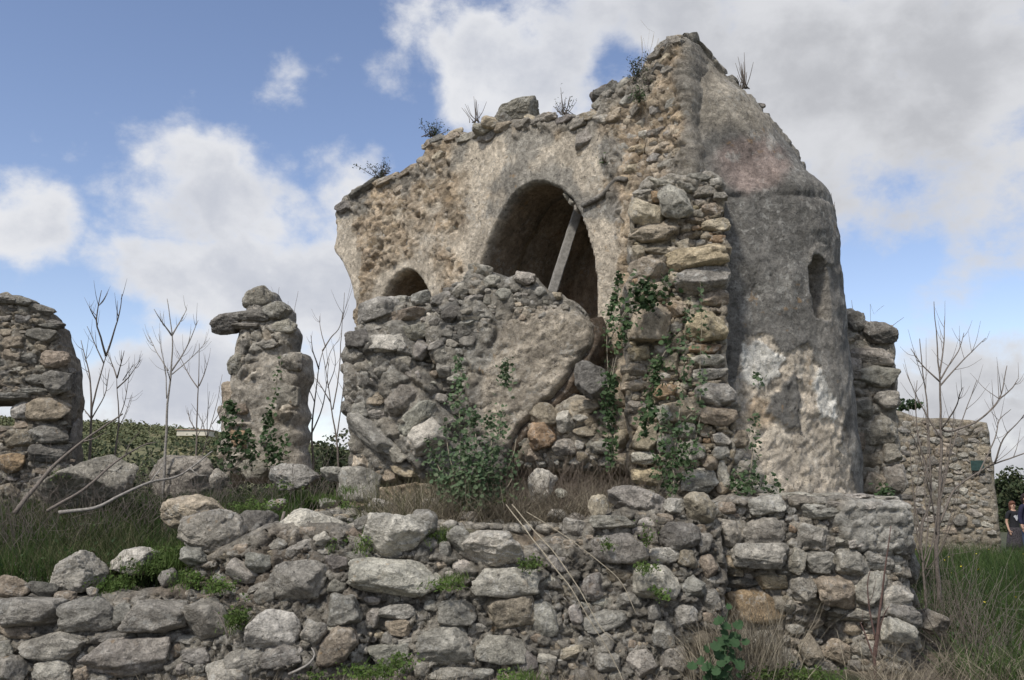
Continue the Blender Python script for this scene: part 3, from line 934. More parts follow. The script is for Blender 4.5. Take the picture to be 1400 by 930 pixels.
relief('earth_core', S_FOOT, [(690, 640), (705, 600), (730, 560), (780, 535), (800, 545), (830, 545), (860, 560), (880, 650)], .03, .35, fn_foot, M_RELIEF, foot, round_=.2, seed=8)
for s in FOOT[:9] + FOOT[11:15]: put_stone(foot, S_FOOT, *s[:5], t=s[5], out=.55)
for s in [FOOT[9], FOOT[10], FOOT[11], FOOT[15]]: put_stone(chapel, S_MAIN, *s[:5], t=s[5], out=.4)
fill_stones(foot, S_FOOT, [(705, 610), (740, 575), (790, 550), (850, 560), (860, 640), (705, 640)], FOOT, [(.12, .2, 60), (.07, .12, 120)], 'wmbgl', 60, out=(.3, .55), seed=9)

# ================================================================== APSE
apse = empty('apse', (2.7, 9.2, 1.4), 'grey rendered round apse with a pointed half roof and a narrow arched window', 'apse')
ROWS = [  # L(px,py,Y)  R(px,py,Y) bulge
    ((984, 720, 8.42), (1182, 712, 9.75), .40), ((986, 690, 8.42), (1180, 682, 9.75), .40), ((989, 560, 8.42), (1167, 560, 9.72), .40), ((990, 420, 8.42), (1153, 428, 9.68), .40),
    ((990, 300, 8.42), (1140, 325, 9.62), .40), ((990, 262, 8.42), (1134, 292, 9.60), .40), ((988, 254, 8.45), (1131, 270, 9.55), .37), ((965, 236, 8.44), (1112, 250, 9.5), .33), ((944, 220, 8.42), (1099, 236, 9.42), .30),
    ((938, 190, 8.41), (1078, 205, 9.30), .25), ((934, 150, 8.41), (1058, 176, 9.15), .20), ((930, 115, 8.41), (1026, 136, 8.95), .13), ((928, 85, 8.42), (986, 98, 8.75), .07), ((930, 48, 8.44), (948, 50, 8.55), .02)]
ROWS = [(l, (r[0] - (9 if k < 8 else 3), r[1], r[2]), g_) for k, (l, r, g_) in enumerate(ROWS)]
NR, NS = 235, 190
tt = np.linspace(0, len(ROWS) - 1, NR)
Lp = np.array([at(*r[0]) for r in ROWS]); Rp = np.array([at(*r[1]) for r in ROWS]); Bg = np.array([r[2] for r in ROWS])
# respace rows by height
hgt = Lp[:, 2]; tz = np.interp(np.linspace(hgt[0], hgt[-1], NR), hgt, np.arange(len(ROWS)))
def smooth_rows(A):
    return np.stack([np.interp(tz, np.arange(len(ROWS)), A[:, k]) for k in range(A.shape[1])], 1)
L_ = smooth_rows(Lp); R_ = smooth_rows(Rp); B_ = np.interp(tz, np.arange(len(ROWS)), Bg)
def cross(Lq, Rq, bg, s):
    """one horizontal course: s 0..1 is the seen face, 1..2 turns round the back"""
    ch = Rq - Lq; ln = np.linalg.norm(ch[:2]) + 1e-6; t = ch / ln; n = np.array([t[1], -t[0], 0])
    s1 = np.clip(s, 0, 1)
    f = Lq + ch * s1[:, None] + n * (bg * 1.05 * np.sin(math.pi * s1 ** 1.35) ** .68 * min(1, ln))[:, None]
    if bg > .0:
        s2 = np.clip(s - 1, 0, 1)[:, None]
        bk = Rq + (-n * .0) + (Lq + np.array([-.5, 1.6, 0]) * min(1, ln) - Rq) * s2 - n * (np.sin(math.pi * s2[:, 0]) * .55 * ln * .6)[:, None]
        f = np.where((s > 1)[:, None], bk, f)
    return f
s_ = np.concatenate([np.linspace(0, 1, 140), np.linspace(1, 2, 51)[1:]])
AP = np.stack([cross(L_[k], R_[k], B_[k], s_) for k in range(NR)])         # NR x NS x 3
NS = AP.shape[1]
du = np.gradient(AP, axis=1); dv = np.gradient(AP, axis=0); nr = np.cross(du, dv)
nr = nr / (np.linalg.norm(nr, axis=2)[..., None] + 1e-9)
P0 = AP.reshape(-1, 3); Nn = nr.reshape(-1, 3)
if (Nn[:, 1].reshape(NR, NS)[60, 40]) > 0: Nn = -Nn
px, py = proj(P0)
front = np.tile(s_ <= 1.0, NR)
crack = fbm(P0, 1.5, 4, off=5)
D = .06 * crack + .018 * fbm(P0, 6, 4, off=15) + .006 * fbm(P0, 24, 3, off=6)
lowpatch = inside(np.array([(1008, 470), (1020, 456), (1048, 458), (1065, 472), (1085, 480), (1108, 470), (1122, 500), (1130, 530), (1148, 560), (1160, 600), (1175, 690), (990, 690), (985, 600), (1000, 560), (1010, 520)], float), px, py)
dl, _, _ = nearest(np.array([(1008, 470), (1020, 456), (1048, 458), (1065, 472), (1085, 480), (1108, 470), (1122, 500), (1130, 530), (1148, 560), (1160, 600), (1175, 690), (990, 690), (985, 600), (1000, 560), (1010, 520)], float), px, py)
sgn = np.where(lowpatch, dl, -dl) + 20 * fbm(P0, 3.6, 5, .6, off=8)
lm = sst(sgn, -1.0, 1.0) * (front | (P0[:, 2] < 3.0))
# inner fabric where the render has fallen
wr1, wc1, wj1 = rubble(P0, .16, .11, WARMS, 12, .025)
inner = np.array([.60, .525, .425]) * (1 + .28 * fbm(P0, 3.5, 5, off=31))[:, None] * .75 + wc1 * .25
lt = sst(.8 * fbm(P0, 2.6, 5, .6, off=61) + 1.0 * np.exp(-((px - 1035) / 28) ** 2 - ((py - 495) / 36) ** 2) + .9 * np.exp(-((px - 1130) / 20) ** 2 - ((py - 550) / 34) ** 2), .40, .46)[:, None]
inner = inner * (1 - lt) + np.array([.72, .69, .62]) * lt
och = sst(fbm(P0, 2.2, 4, off=77) + .7 * np.exp(-((px - 1040) / 25) ** 2 - ((py - 570) / 40) ** 2), .35, .6)[:, None] * .6
inner = inner * (1 - och) + np.array([.43, .31, .19]) * och
dkp = (np.exp(-((px - 1078) / 22) ** 2 - ((py - 555) / 40) ** 2) + .75 * fbm(P0, 3.5, 5, .6, off=3) + .5 * np.exp(-((px - 1150) / 9) ** 2 - ((py - 600) / 70) ** 2))
dk = sst(dkp, .44, .50)
outer = np.array([.19, .18, .162]) * (1 + .5 * fbm(P0 * [1, 1, .45], 2.6, 5, .6, off=41))[:, None]
pur = sst(np.exp(-((px - 1030) / 60) ** 2 - ((py - 225) / 48) ** 2) + .3 * fbm(P0, 2.5, 4, off=6), .35, .7)[:, None]
outer = outer * (1 - pur) + np.array([.30, .24, .21]) * pur
top_ = sst(260 - py + 30 * fbm(P0, 2, 3), 60, 110)[:, None]
outer = outer * (1 - top_) + np.array([.36, .32, .26]) * (1 + .45 * fbm(P0, 4, 4, off=19))[:, None] * top_
ltp = sst(fbm(P0, 2.4, 6, .62, off=91), .24, .30)[:, None] * .6
outer = outer * (1 - ltp) + np.array([.42, .40, .36]) * ltp
rgtp = sst(px, 1095, 1140)[:, None] * sst(fbm(P0, 3, 4, off=55), -.2, .3)[:, None] * .6
outer = outer * (1 - rgtp) + np.array([.37, .34, .295]) * rgtp
lm2 = np.clip(lm * (1 - dk), 0, 1)[:, None]
Cc = outer * (1 - lm2) + inner * lm2
D = D - .05 * lm2[:, 0] - .02 * lt[:, 0] * 0 + .018 * lt[:, 0] * lm2[:, 0] + wr1 * lm * .6 + .03 * fbm(P0, 7, 5, .62, off=4, ridged=True) * lm2[:, 0]
# broken crown and worn arris of the roof: rough in the top courses and along the right edge
z_ = P0[:, 2]; rr_, rc_, _ = rubble(P0, .30, .13, GREYS, 22, .04)
edge_r = np.exp(-np.abs(np.tile(s_, NR) - 1.0) / .05) * (py < 300) + sst(75 - py, 0, 25)
er = sst(edge_r + .3 * fbm(P0, 4, 3, off=18), .35, .75)
D += er * (rr_ + .02); Cc = Cc * (1 - er[:, None] * .8) + rc_ * .85 * er[:, None] * .8
# ledge at the foot of the roof
led = np.exp(-((z_ - np.interp(np.tile(s_, NR), [0, 1, 2], [4.50, 4.72, 4.6])) / .035) ** 2)
D -= .03 * led * front * sst(fbm(P0, 2.2, 3, off=44), -.25, .15)
# window recess
WIN = np.array([(1107, 362), (1110, 351), (1118, 350), (1126, 358), (1131, 372), (1134, 390), (1136, 438), (1116, 432), (1109, 400)], float)
ck = np.abs(fbm(P0 * [1, 1, .5], 1.1, 5, .55, off=131)); ckm = np.exp(-(ck / .006) ** 2) * sst(fbm(P0, .8, 2, off=7), .0, .2); D -= .02 * ckm; Cc *= (1 - .45 * ckm)[:, None]
wi = inside(WIN, px, py) & front
WU = np.array([(1106, 372), (1107, 345), (1116, 332), (1128, 336), (1136, 352), (1142, 380), (1143, 442), (1112, 434)], float)
fr = inside(WU, px, py) & front & ~wi
D = np.where(wi, D - .48, D)
D = np.where(fr & (py < 362), D + .030, D)
Cc[wi] = np.array([.24, .20, .15])  # lowered albedo paints extra shade into the window interior
Cc[fr] = Cc[fr] * .5 + np.array([.27, .25, .22]) * .5
PV = P0 + Nn * D[:, None]
i, j = np.meshgrid(np.arange(NR - 1), np.arange(NS - 1), indexing='ij'); i = i.ravel(); j = j.ravel()
Q = np.stack([i * NS + j, i * NS + j + 1, (i + 1) * NS + j + 1, (i + 1) * NS + j], 1)
link('apse_shell', mesh_np('apse_shell', PV, Q, col=Cc), M_RENDER, apse)
# left side closing wall of the apse (joins the nave wall)
cl = AP[:, 0]; cb = AP[:, -1]; CV_ = np.concatenate([cl, cb]); k = np.arange(NR - 1)
link('back_wall', mesh_np('back_wall', CV_, np.stack([k, k + 1, k + 1 + NR, k + NR], 1), col=np.tile((.25, .22, .18), (2 * NR, 1))), M_RELIEF, apse)
# stones on the broken edges of the roof
def free_stone(parent, px, py, Y, w, h, rot=0, t='g', kind=None, dep=1.0, name='stone'):
    P = at(px, py, Y); k = Y / ray(px, py)[1] / F
    return place_rock(parent, P, w * k, max(w, h) * k * dep * .85, h * k, (1, 0, 0), (0, -1, 0), rot, t, kind, name)
for q in [(1033, 152, 9.05, 20, 12, -20, 'm'), (1045, 160, 9.1, 16, 9, -10, 'm'), (1048, 172, 9.12, 24, 12, -25, 'd'), (1054, 181, 9.15, 22, 14, -30, 'm'), (1040, 145, 9.08, 12, 8, 0, 'g'), (1022, 138, 8.98, 16, 12, -30, 'm'),
          (1062, 190, 9.22, 16, 14, -30, 'm'), (1000, 112, 8.85, 22, 10, -40, 'd'), (985, 95, 8.78, 22, 10, -40, 'm'), (968, 76, 8.68, 22, 10, -38, 'm'), (950, 62, 8.6, 20, 12, -30, 'b'), (1090, 230, 9.42, 18, 14, -40, 'm'), (1112, 256, 9.52, 20, 14, -35, 'm'),
          (1128, 280, 9.6, 18, 16, 0, 'd'), (1072, 205, 9.3, 14, 12, -40, 'm'), (938, 56, 8.5, 20, 14, 10, 'm'), (930, 66, 8.46, 22, 12, 10, 'w')]:
    free_stone(apse, q[0], q[1], q[2] + .12, *q[3:6], t=q[6], kind='sharp' if q[3] > 15 else None)
# window lining stones
for q in [(1132, 362, 9.06, 12, 12, 'w'), (1134, 378, 9.07, 13, 14, 'w'), (1135, 396, 9.07, 13, 15, 'm'), (1135, 414, 9.07, 12, 14, 'w'), (1131, 430, 9.05, 16, 12, 'm')]:
    free_stone(apse, q[0], q[1], q[2] + .1, q[3], q[4], 0, q[5], 'box', name='lining_stone')

# ================================================================== PIER
S_PIER = Surf([(1.03, 8.18), (2.0, 8.05)])
pier = empty('masonry_pier', (1.5, 8.3, 1.4), 'broken masonry pier of ochre and grey stones beside the big arch, with creepers on it', 'pier')
PIERPOLY = [(862, 690), (858, 600), (850, 520), (852, 440), (858, 360), (862, 300), (858, 262), (880, 240), (930, 236), (975, 232), (990, 246), (992, 300), (996, 380), (994, 470), (1000, 540), (1004, 600), (1004, 700)]
def fn_pier(U, V, P, px, py, e):
    d1, c1, j = rubble(P, .15, .09, WARMS, 40, .07)
    D = d1 + .05 * fbm(P, 2.2, 4, off=2) + .035 * fbm(P, 7, 4, .6, off=4, ridged=True) - .13
    top = sst(275 - py, -20, 30)
    D = D + top * .06
    C = c1 * .85
    g_ = np.clip(top + .25 * fbm(P, 5, 3), 0, 1)[:, None]
    return D, C * (1 - g_) + np.array([.36, .33, .28]) * g_
relief('core', S_PIER, PIERPOLY, .02, .75, fn_pier, M_RELIEF, pier, amp=.075, round_=.08, seed=12)
PIER_ST = [(922, 279, 46, 48, 0, 'g', .75), (884, 289, 50, 38, -14, 'w', .4), (894, 315, 70, 28, 2, 'w', .45), (897, 268, 15, 16, 0, 'o', .5), (953, 353, 84, 32, 3, 'y', .5), (961, 382, 74, 36, 3, 'g', .55), (886, 366, 54, 34, -14, 'w', .5), (890, 441, 58, 56, -10, 'w', .55),
           (966, 446, 56, 42, 4, 'y', .5), (946, 430, 18, 18, 20, 'w', .5), (925, 420, 28, 26, 0, 'w', .3), (925, 446, 17, 17, 0, 'm', .4), (977, 405, 40, 24, 0, 'b', .4), (959, 330, 16, 12, 0, 'm', .4), (981, 325, 24, 11, 0, 'o', .45), (979, 306, 40, 18, 4, 'w', .35),
           (899, 397, 32, 26, 0, 'w', .4), (964, 477, 44, 14, 0, 'o', .5), (922, 378, 18, 22, -20, 'w', .4), (873, 343, 18, 20, 0, 'w', .3), (950, 300, 26, 11, 0, 'b', .4), (974, 285, 30, 18, 0, 'w', .3), (940, 320, 30, 12, 10, 'b', .3), (900, 338, 46, 16, 0, 'b', .25),
           (968, 492, 46, 16, 0, 'l', .5), (968, 511, 56, 19, 10, 'l', .5), (966, 524, 40, 9, 0, 'w', .4), (979, 540, 56, 34, -4, 'g', .6), (979, 569, 60, 28, 0, 'w', .6), (873, 482, 30, 20, 0, 'y', .45), (866, 504, 36, 18, 4, 'b', .4), (866, 527, 36, 15, 5, 'w', .45),
           (915, 493, 26, 26, 0, 'w', .4), (933, 563, 50, 36, 10, 'w', .5), (910, 566, 26, 28, 20, 'l', .5), (882, 599, 34, 38, 0, 'w', .5), (880, 627, 34, 18, 0, 'l', .55), (887, 652, 48, 25, 0, 'y', .55), (937, 588, 28, 22, 0, 'g', .5), (957, 658, 50, 32, 0, 'g', .6),
           (971, 633, 26, 24, 0, 'w', .5), (990, 647, 16, 36, 5, 'l', .5), (945, 616, 40, 28, 5, 'l', .5), (870, 556, 26, 18, 0, 'm', .45), (909, 535, 34, 22, 0, 'o', .45), (988, 600, 26, 20, 0, 'l', .5), (986, 619, 24, 18, 0, 'l', .5), (908, 514, 18, 12, 0, 'l', .5),
           (868, 425, 18, 22, 0, 'm', .3), (930, 470, 26, 18, 0, 'b', .35), (905, 478, 22, 16, 0, 'm', .3), (938, 510, 22, 22, 0, 'b', .3), (930, 535, 20, 16, 0, 'w', .35), (870, 578, 22, 20, 0, 'w', .35), (912, 606, 28, 26, 0, 'g', .5), (920, 640, 30, 24, 0, 'b', .35), (880, 675, 30, 12, 0, 'm', .4),
           (965, 262, 34, 16, 0, 'm', .4), (985, 268, 20, 12, 0, 'm', .4), (940, 255, 30, 16, 0, 'm', .4), (880, 262, 30, 14, 10, 'm', .3), (905, 250, 34, 14, 0, 'm', .35), (955, 243, 34, 12, 0, 'g', .4), (980, 250, 18, 14, 0, 'g', .4)]
for k_, s in enumerate(PIER_ST):
    kd = 'sharp' if k_ in (0, 1, 6, 7) else ('round' if k_ in (27, 28) else None)
    put_stone(pier, S_PIER, *s[:5], t=s[5], out=s[6] if len(s) > 6 else .4, kind=kd)
fill_stones(pier, S_PIER, [(866, 670), (862, 560), (856, 470), (864, 330), (880, 255), (980, 250), (988, 330), (992, 470), (1000, 600), (1000, 680)], PIER_ST, [(.12, .18, 120), (.07, .12, 400), (.04, .07, 500)], 'wwwwbmyyo', 200, out=(.2, .45), seed=13, asp=1.9)
# right flank of the pier, foot stones beside the apse
S_PF = Surf([(1.98, 8.12), (2.5, 8.25)])
for s in [(1005, 560, 20, 20, 0, 'm'), (1012, 600, 24, 26, 0, 'b'), (1020, 640, 34, 30, 0, 'm'), (1005, 625, 22, 22, 0, 'd'), (1015, 670, 34, 24, 0, 'm'), (1045, 672, 40, 20, 0, 'l'), (1030, 655, 30, 18, 0, 'm')]:
    put_stone(pier, S_PF, *s[:5], t=s[5], out=.3)

# ================================================================== FALLEN BLOCK
S_FB = Surf([(-1.9, 9.15), (-.6, 8.82), (.95, 8.55)])
fb = empty('fallen_masonry_block', (-.5, 8.9, 1.4), 'huge fallen chunk of grey rubble masonry lying tilted in front of the arches', 'masonry block')
FBPOLY = [(495, 412), (520, 406), (560, 402), (588, 398), (605, 392), (628, 378), (645, 364), (668, 366), (690, 380), (715, 372), (735, 378), (752, 394), (770, 400), (790, 420), (812, 440), (814, 458), (806, 478), (792, 500), (772, 528), (752, 548), (735, 562), (715, 584), (700, 612), (690, 650), (600, 665), (540, 655), (500, 668), (478, 660), (476, 600), (468, 560), (468, 480), (482, 455), (492, 435)]
SLAB = np.array([(690, 440), (720, 425), (770, 420), (812, 445), (806, 478), (772, 528), (735, 562), (700, 610), (660, 600), (655, 540), (672, 480)], float)
def fn_fb(U, V, P, px, py, e):
    # courses tilt with the fallen block
    a = R(38); Pr = P.copy(); Pr[:, 0] = P[:, 0] * math.cos(a) - P[:, 2] * math.sin(a); Pr[:, 2] = P[:, 0] * math.sin(a) + P[:, 2] * math.cos(a)
    d1, c1, j = rubble(Pr, .36, .22, GREYS, 60, .085)
    d2, c2, j2 = rubble(Pr, .10, .07, GREYS, 63, .028)
    s, _, _ = nearest(SLAB, px, py); ins = inside(SLAB, px, py)
    sg = np.where(ins, s, -s) + 16 * fbm(P, 3, 4, off=2)
    sm = sst(sg, -8, 8)
    D = (d1 + d2 + .13 * fbm(P, 1.4, 4, off=6) + .04 * fbm(P, 7, 6, .68, off=9, ridged=True)) * .72 * (1 - sm) + (.05 + .04 * fbm(P, 2, 4) + .05 * fbm(P, 6, 6, .66, off=4, ridged=True) + .6 * d2) * sm
    # deep diagonal cleft between the upper and lower leaf
    A = np.array([(570, 460), (585, 500), (608, 535), (625, 570), (632, 600)], float)
    cd = np.full(len(px), 1e9)
    for k in range(len(A) - 1):
        ee = A[k + 1] - A[k]; t = np.clip(((px - A[k, 0]) * ee[0] + (py - A[k, 1]) * ee[1]) / (ee @ ee), 0, 1)
        cd = np.minimum(cd, np.hypot(px - A[k, 0] - t * ee[0], py - A[k, 1] - t * ee[1]))
    D -= .22 * np.exp(-(cd / 13) ** 2)
    lft = sst(600 - px, -20, 20) * sst(py, 430, 480)
    D += .12 * lft
    C = c1 * .55 + c2 * .45
    C *= np.array([.74, .75, .76]) * (1 + .45 * fbm(P, 3, 5, .6, off=91))[:, None]
    slabc = np.array([.43, .375, .30]) * (1 + .45 * fbm(P, 6, 6, .65, off=22))[:, None]
    C = C * (1 - sm[:, None]) + slabc * sm[:, None]
    dkk = sst(fbm(P, 2.0, 4, off=17) + .45 * np.exp(-((px - 630) / 50) ** 2 - ((py - 450) / 45) ** 2), .18, .42)[:, None] * (1 - sm[:, None]) * .6
    C = C * (1 - dkk) + np.array([.15, .145, .135]) * dkk
    wm = sst(fbm(P, 2.4, 3, off=27) + .4 * np.exp(-((px - 560) / 40) ** 2 - ((py - 580) / 50) ** 2), .25, .5)[:, None] * .5
    C = C * (1 - wm) + np.array([.36, .31, .24]) * wm
    return D, C
relief('rubble_core', S_FB, FBPOLY, .02, .80, fn_fb, M_RELIEF, fb, amp=.05, round_=.06, pillow=lambda px, py: .02 + .14 * sst(690 - px, 0, 60), pw=.35, seed=21, layers=9)
FB_ST = [(518, 424, 60, 32, 12, 'g', .5), (537, 473, 48, 28, 10, 'l', .6), (521, 549, 24, 19, 20, 'w', .5), (566, 457, 44, 26, 25, 'm', .5), (553, 434, 66, 18, 12, 'b', .5), (518, 596, 76, 34, -36, 'g', .6), (576, 573, 60, 27, 38, 'l', .6), (589, 602, 52, 50, 40, 'l', .5), (557, 550, 56, 46, 30, 'm', .4),
         (508, 515, 22, 14, 0, 'g', .5), (657, 370, 34, 18, 0, 'g', .5), (674, 386, 22, 18, 0, 'l', .5), (576, 408, 26, 20, 10, 'g', .5), (576, 479, 26, 32, 0, 'g', .5), (599, 474, 22, 13, 10, 'g', .6), (521, 567, 32, 14, 0, 'g', .5), (720, 384, 28, 17, -15, 'l', .6), (600, 412, 22, 16, 0, 'd', .5),
         (632, 398, 24, 18, 20, 'm', .5), (690, 404, 22, 18, 0, 'g', .5), (705, 395, 18, 14, 0, 'm', .5), (740, 402, 18, 14, 0, 'g', .5), (762, 406, 14, 12, 0, 'w', .5), (500, 470, 34, 30, 5, 'd', .4), (490, 520, 24, 40, 0, 'm', .4), (530, 510, 28, 24, 40, 'm', .4), (500, 560, 26, 26, 0, 'g', .45), (545, 620, 40, 24, -30, 'm', .5), (498, 634, 30, 26, 0, 'w', .4),
         (545, 410, 30, 14, 0, 'g', .4), (620, 430, 28, 20, 30, 'd', .4), (650, 410, 26, 18, 20, 'g', .4), (665, 440, 24, 18, 20, 'm', .35), (600, 445, 22, 16, 30, 'g', .4), (640, 470, 22, 20, 0, 'd', .35), (556, 640, 40, 22, -10, 'y', .4), (530, 650, 30, 20, 0, 'w', .4)]
for s in FB_ST: put_stone(fb, S_FB, *s[:5], t=s[5], out=s[6], kind='sharp' if s[2] > 40 else None)
fill_stones(fb, S_FB, [(500, 418), (590, 402), (640, 375), (690, 385), (680, 430), (650, 470), (640, 540), (600, 640), (485, 645), (476, 560), (476, 485)], FB_ST, [(.12, .22, 260), (.07, .12, 500), (.04, .07, 700)], 'ggmmgldb', 230, kind='sharp', out=(.30, .55), seed=22, asp=2.2)
fill_stones(fb, S_FB, [(690, 385), (730, 388), (790, 425), (760, 440), (700, 440)], FB_ST, [(.05, .09, 80)], 'gmw', 22, out=(.35, .6), seed=23)
# the thick smooth underside edge of the slab, seen at the lower right
Pe = [at(x, y, Y) for x, y, Y in [(812, 436, 8.62), (818, 456, 8.62), (810, 482, 8.62), (795, 506, 8.63), (776, 533, 8.65), (752, 560, 8.68), (728, 584, 8.72), (706, 612, 8.75), (692, 640, 8.78)]]
pe = smooth_path(Pe, .04, .01); ne = len(pe)
tv = np.gradient(pe, axis=0); tv /= np.linalg.norm(tv, axis=1)[:, None]
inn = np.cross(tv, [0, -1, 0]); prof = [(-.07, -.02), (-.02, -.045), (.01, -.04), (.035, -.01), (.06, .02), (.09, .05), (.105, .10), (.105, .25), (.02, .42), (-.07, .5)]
VE = []
for a_, c_ in prof:
    VE.append(pe - inn * a_ * np.sign((inn[ne // 2] @ np.array([1, 0, -1])) or 1) * -1 + np.array([0, 1, 0]) * c_)
VE = np.stack(VE, 1); VE = VE + np.stack([fbm(VE.reshape(-1, 3), 5, 6, .62, off=s) for s in (0, 4, 8)], 1).reshape(VE.shape) * .024
k_ = len(prof); Qe = [(a * k_ + c, a * k_ + (c + 1) % k_, (a + 1) * k_ + (c + 1) % k_, (a + 1) * k_ + c) for a in range(ne - 1) for c in range(k_)]
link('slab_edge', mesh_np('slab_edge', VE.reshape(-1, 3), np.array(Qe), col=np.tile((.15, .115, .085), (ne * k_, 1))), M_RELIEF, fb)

# ================================================================== PODIUM (lower masonry under the apse)
S_POD = Surf([(1.50, 7.28), (2.2, 7.22), (3.05, 7.30), (3.28, 7.42), (3.45, 7.65), (3.62, 8.2), (3.85, 9.4)], .06, .2)
pod = empty('masonry_podium', (2.6, 7.9, .2), 'low weathered masonry podium with bulging courses under the rounded apse', 'podium')
PODPOLY = [(950, 700), (1000, 680), (1060, 679), (1140, 679), (1200, 681), (1232, 684), (1240, 720), (1246, 770), (1250, 830), (1250, 900), (1246, 960), (950, 975)]
def fn_pod(U, V, P, px, py, e):
    d1, c1, j = rubble(P, .17, .11, GREYS, 80, .07)
    conc = sst(np.exp(-((px - 1195) / 55) ** 2 - ((py - 715) / 42) ** 2) + .2 * fbm(P, 5, 3, off=2), .3, .5)
    D = d1 * (1 - .6 * conc) + .05 * fbm(P, 2, 4, off=8) + .03 * fbm(P, 7, 4, .6, off=3, ridged=True) + .06 * conc
    # overhang: lower courses have fallen back
    D -= .16 * sst(py, 775, 800) * np.exp(-((px - 1010) / 60) ** 2) + .12 * sst(py, 820, 850) * np.exp(-((px - 1130) / 60) ** 2)
    D -= .30 * np.exp(-((px - 1142) / 17) ** 2 - ((py - 866) / 16) ** 2)
    D += .03 * sst(700 - py, 0, 12) - .055 * (1 - conc)
    C = c1 * .85
    cc = np.array([.40, .38, .335]) * (1 + .25 * fbm(P, 9, 4, .6, off=4))[:, None]
    C = C * (1 - conc[:, None]) + cc * conc[:, None]
    low = sst(py, 800, 850)[:, None] * sst(fbm(P, 2, 3, off=5), -.3, .2)[:, None] * .6
    C = C * (1 - low) + np.array([.36, .305, .235]) * low
    return D, C
relief('core', S_POD, PODPOLY, .018, .5, fn_pod, M_RELIEF, pod, amp=.03, round_=.07, seed=31)
POD_ST = [(1050, 690, 56, 26, 0, 'g', .35), (1120, 700, 46, 22, 0, 'g', .3), (1044, 727, 58, 38, 0, 'g', .42), (998, 729, 34, 36, -10, 'm', .35), (1111, 734, 46, 35, -4, 'g', .42), (1036, 759, 74, 34, 2, 'g', .5), (1116, 768, 40, 30, 0, 'g', .42), (1086, 766, 24, 34, -20, 'm', .35),
          (1164, 770, 44, 38, 0, 'g', .45), (1201, 766, 42, 26, 0, 'g', .35), (1057, 796, 40, 22, -5, 'y', .42), (1021, 799, 46, 16, -5, 'd', .4), (1096, 803, 32, 38, 15, 'm', .4), (1143, 808, 62, 42, -10, 'w', .4), (1189, 805, 44, 46, 10, 'l', .35),
          (1225, 816, 36, 32, 10, 'l', .4), (1224, 862, 44, 36, -8, 'l', .75), (1232, 838, 40, 26, -10, 'g', .6), (1034, 832, 80, 50, -2, 'o', .35), (1043, 878, 60, 36, 0, 'm', .35), (1098, 832, 28, 20, 0, 'm', .35), (1082, 723, 11, 11, 0, 'r', .6),
          (1071, 902, 40, 30, 20, 'm', .4), (1081, 700, 14, 12, 0, 'd', .5), (1082, 708, 18, 12, 0, 'm', .4), (1085, 745, 18, 18, 0, 'm', .4), (1190, 840, 60, 20, 10, 'm', .3), (1160, 838, 40, 16, 0, 'm', .3), (1020, 860, 26, 20, 0, 'm', .3), (1120, 852, 28, 22, 0, 'b', .3),
          (1155, 895, 34, 30, -30, 'w', .4), (1115, 890, 30, 40, 20, 'b', .3), (1000, 768, 22, 18, 0, 'b', .35), (1185, 692, 26, 12, 0, 'l', .3), (1225, 800, 18, 14, 0, 'm', .4), (1140, 690, 30, 10, 0, 'm', .3), (1167, 742, 26, 14, 0, 'l', .3), (1145, 740, 22, 13, 0, 'g', .3), (993, 695, 22, 17, 0, 'b', .5)]
for s in POD_ST: put_stone(pod, S_POD, *s[:5], t=s[5], out=s[6] + .10, kind='box' if s[2] > 36 and s[5] != 'l' else None)
fill_stones(pod, S_POD, [(985, 690), (1150, 686), (1150, 720), (1200, 745), (1236, 745), (1240, 860), (1235, 925), (985, 925)], POD_ST, [(.14, .2, 100), (.08, .13, 350), (.045, .08, 600)], 'gglmwwbl', 170, out=(.2, .45), seed=33, asp=1.9)
# corner stones on the receding flank
for q in [(1247, 778, 7.75, 18, 42, 'g'), (1246, 818, 7.78, 16, 26, 'm'), (1243, 745, 7.72, 14, 26, 'm'), (1250, 850, 7.85, 20, 22, 'g'), (1247, 880, 7.8, 20, 24, 'm')]:
    free_stone(pod, q[0], q[1], q[2], q[3], q[4], 0, q[5], 'box')
# flat top of the podium
tp = S_POD.pos(np.linspace(.02, S_POD.c[-1], 60), np.full(60, 1.545), -.10)[:, :2]
ctr = np.array([2.3, 9.0]); VT = []; K = 22
for k in range(K + 1):
    VT.append(np.column_stack([tp + (ctr - tp) * (k / K), np.full(60, 1.545)]))
VT = np.vstack(VT); VT[:, 2] += .03 * fbm(VT, 3, 4)
Qt = [(k * 60 + a, k * 60 + a + 1, (k + 1) * 60 + a + 1, (k + 1) * 60 + a) for k in range(K) for a in range(59)]
link('top_surface', mesh_np('top_surface', VT, np.array(Qt), col=np.tile((.36, .34, .30), (len(VT), 1))), M_RELIEF, pod)
for q in [(1085, 675, 7.6, 46, 9, 'l'), (1130, 676, 7.62, 40, 8, 'g'), (1170, 677, 7.6, 44, 8, 'g'), (1210, 680, 7.7, 34, 8, 'l'), (1050, 676, 7.7, 30, 7, 'g')]:
    free_stone(pod, q[0], q[1] + 2, q[2], q[3], q[4], 0, q[5], 'box', 1.2)

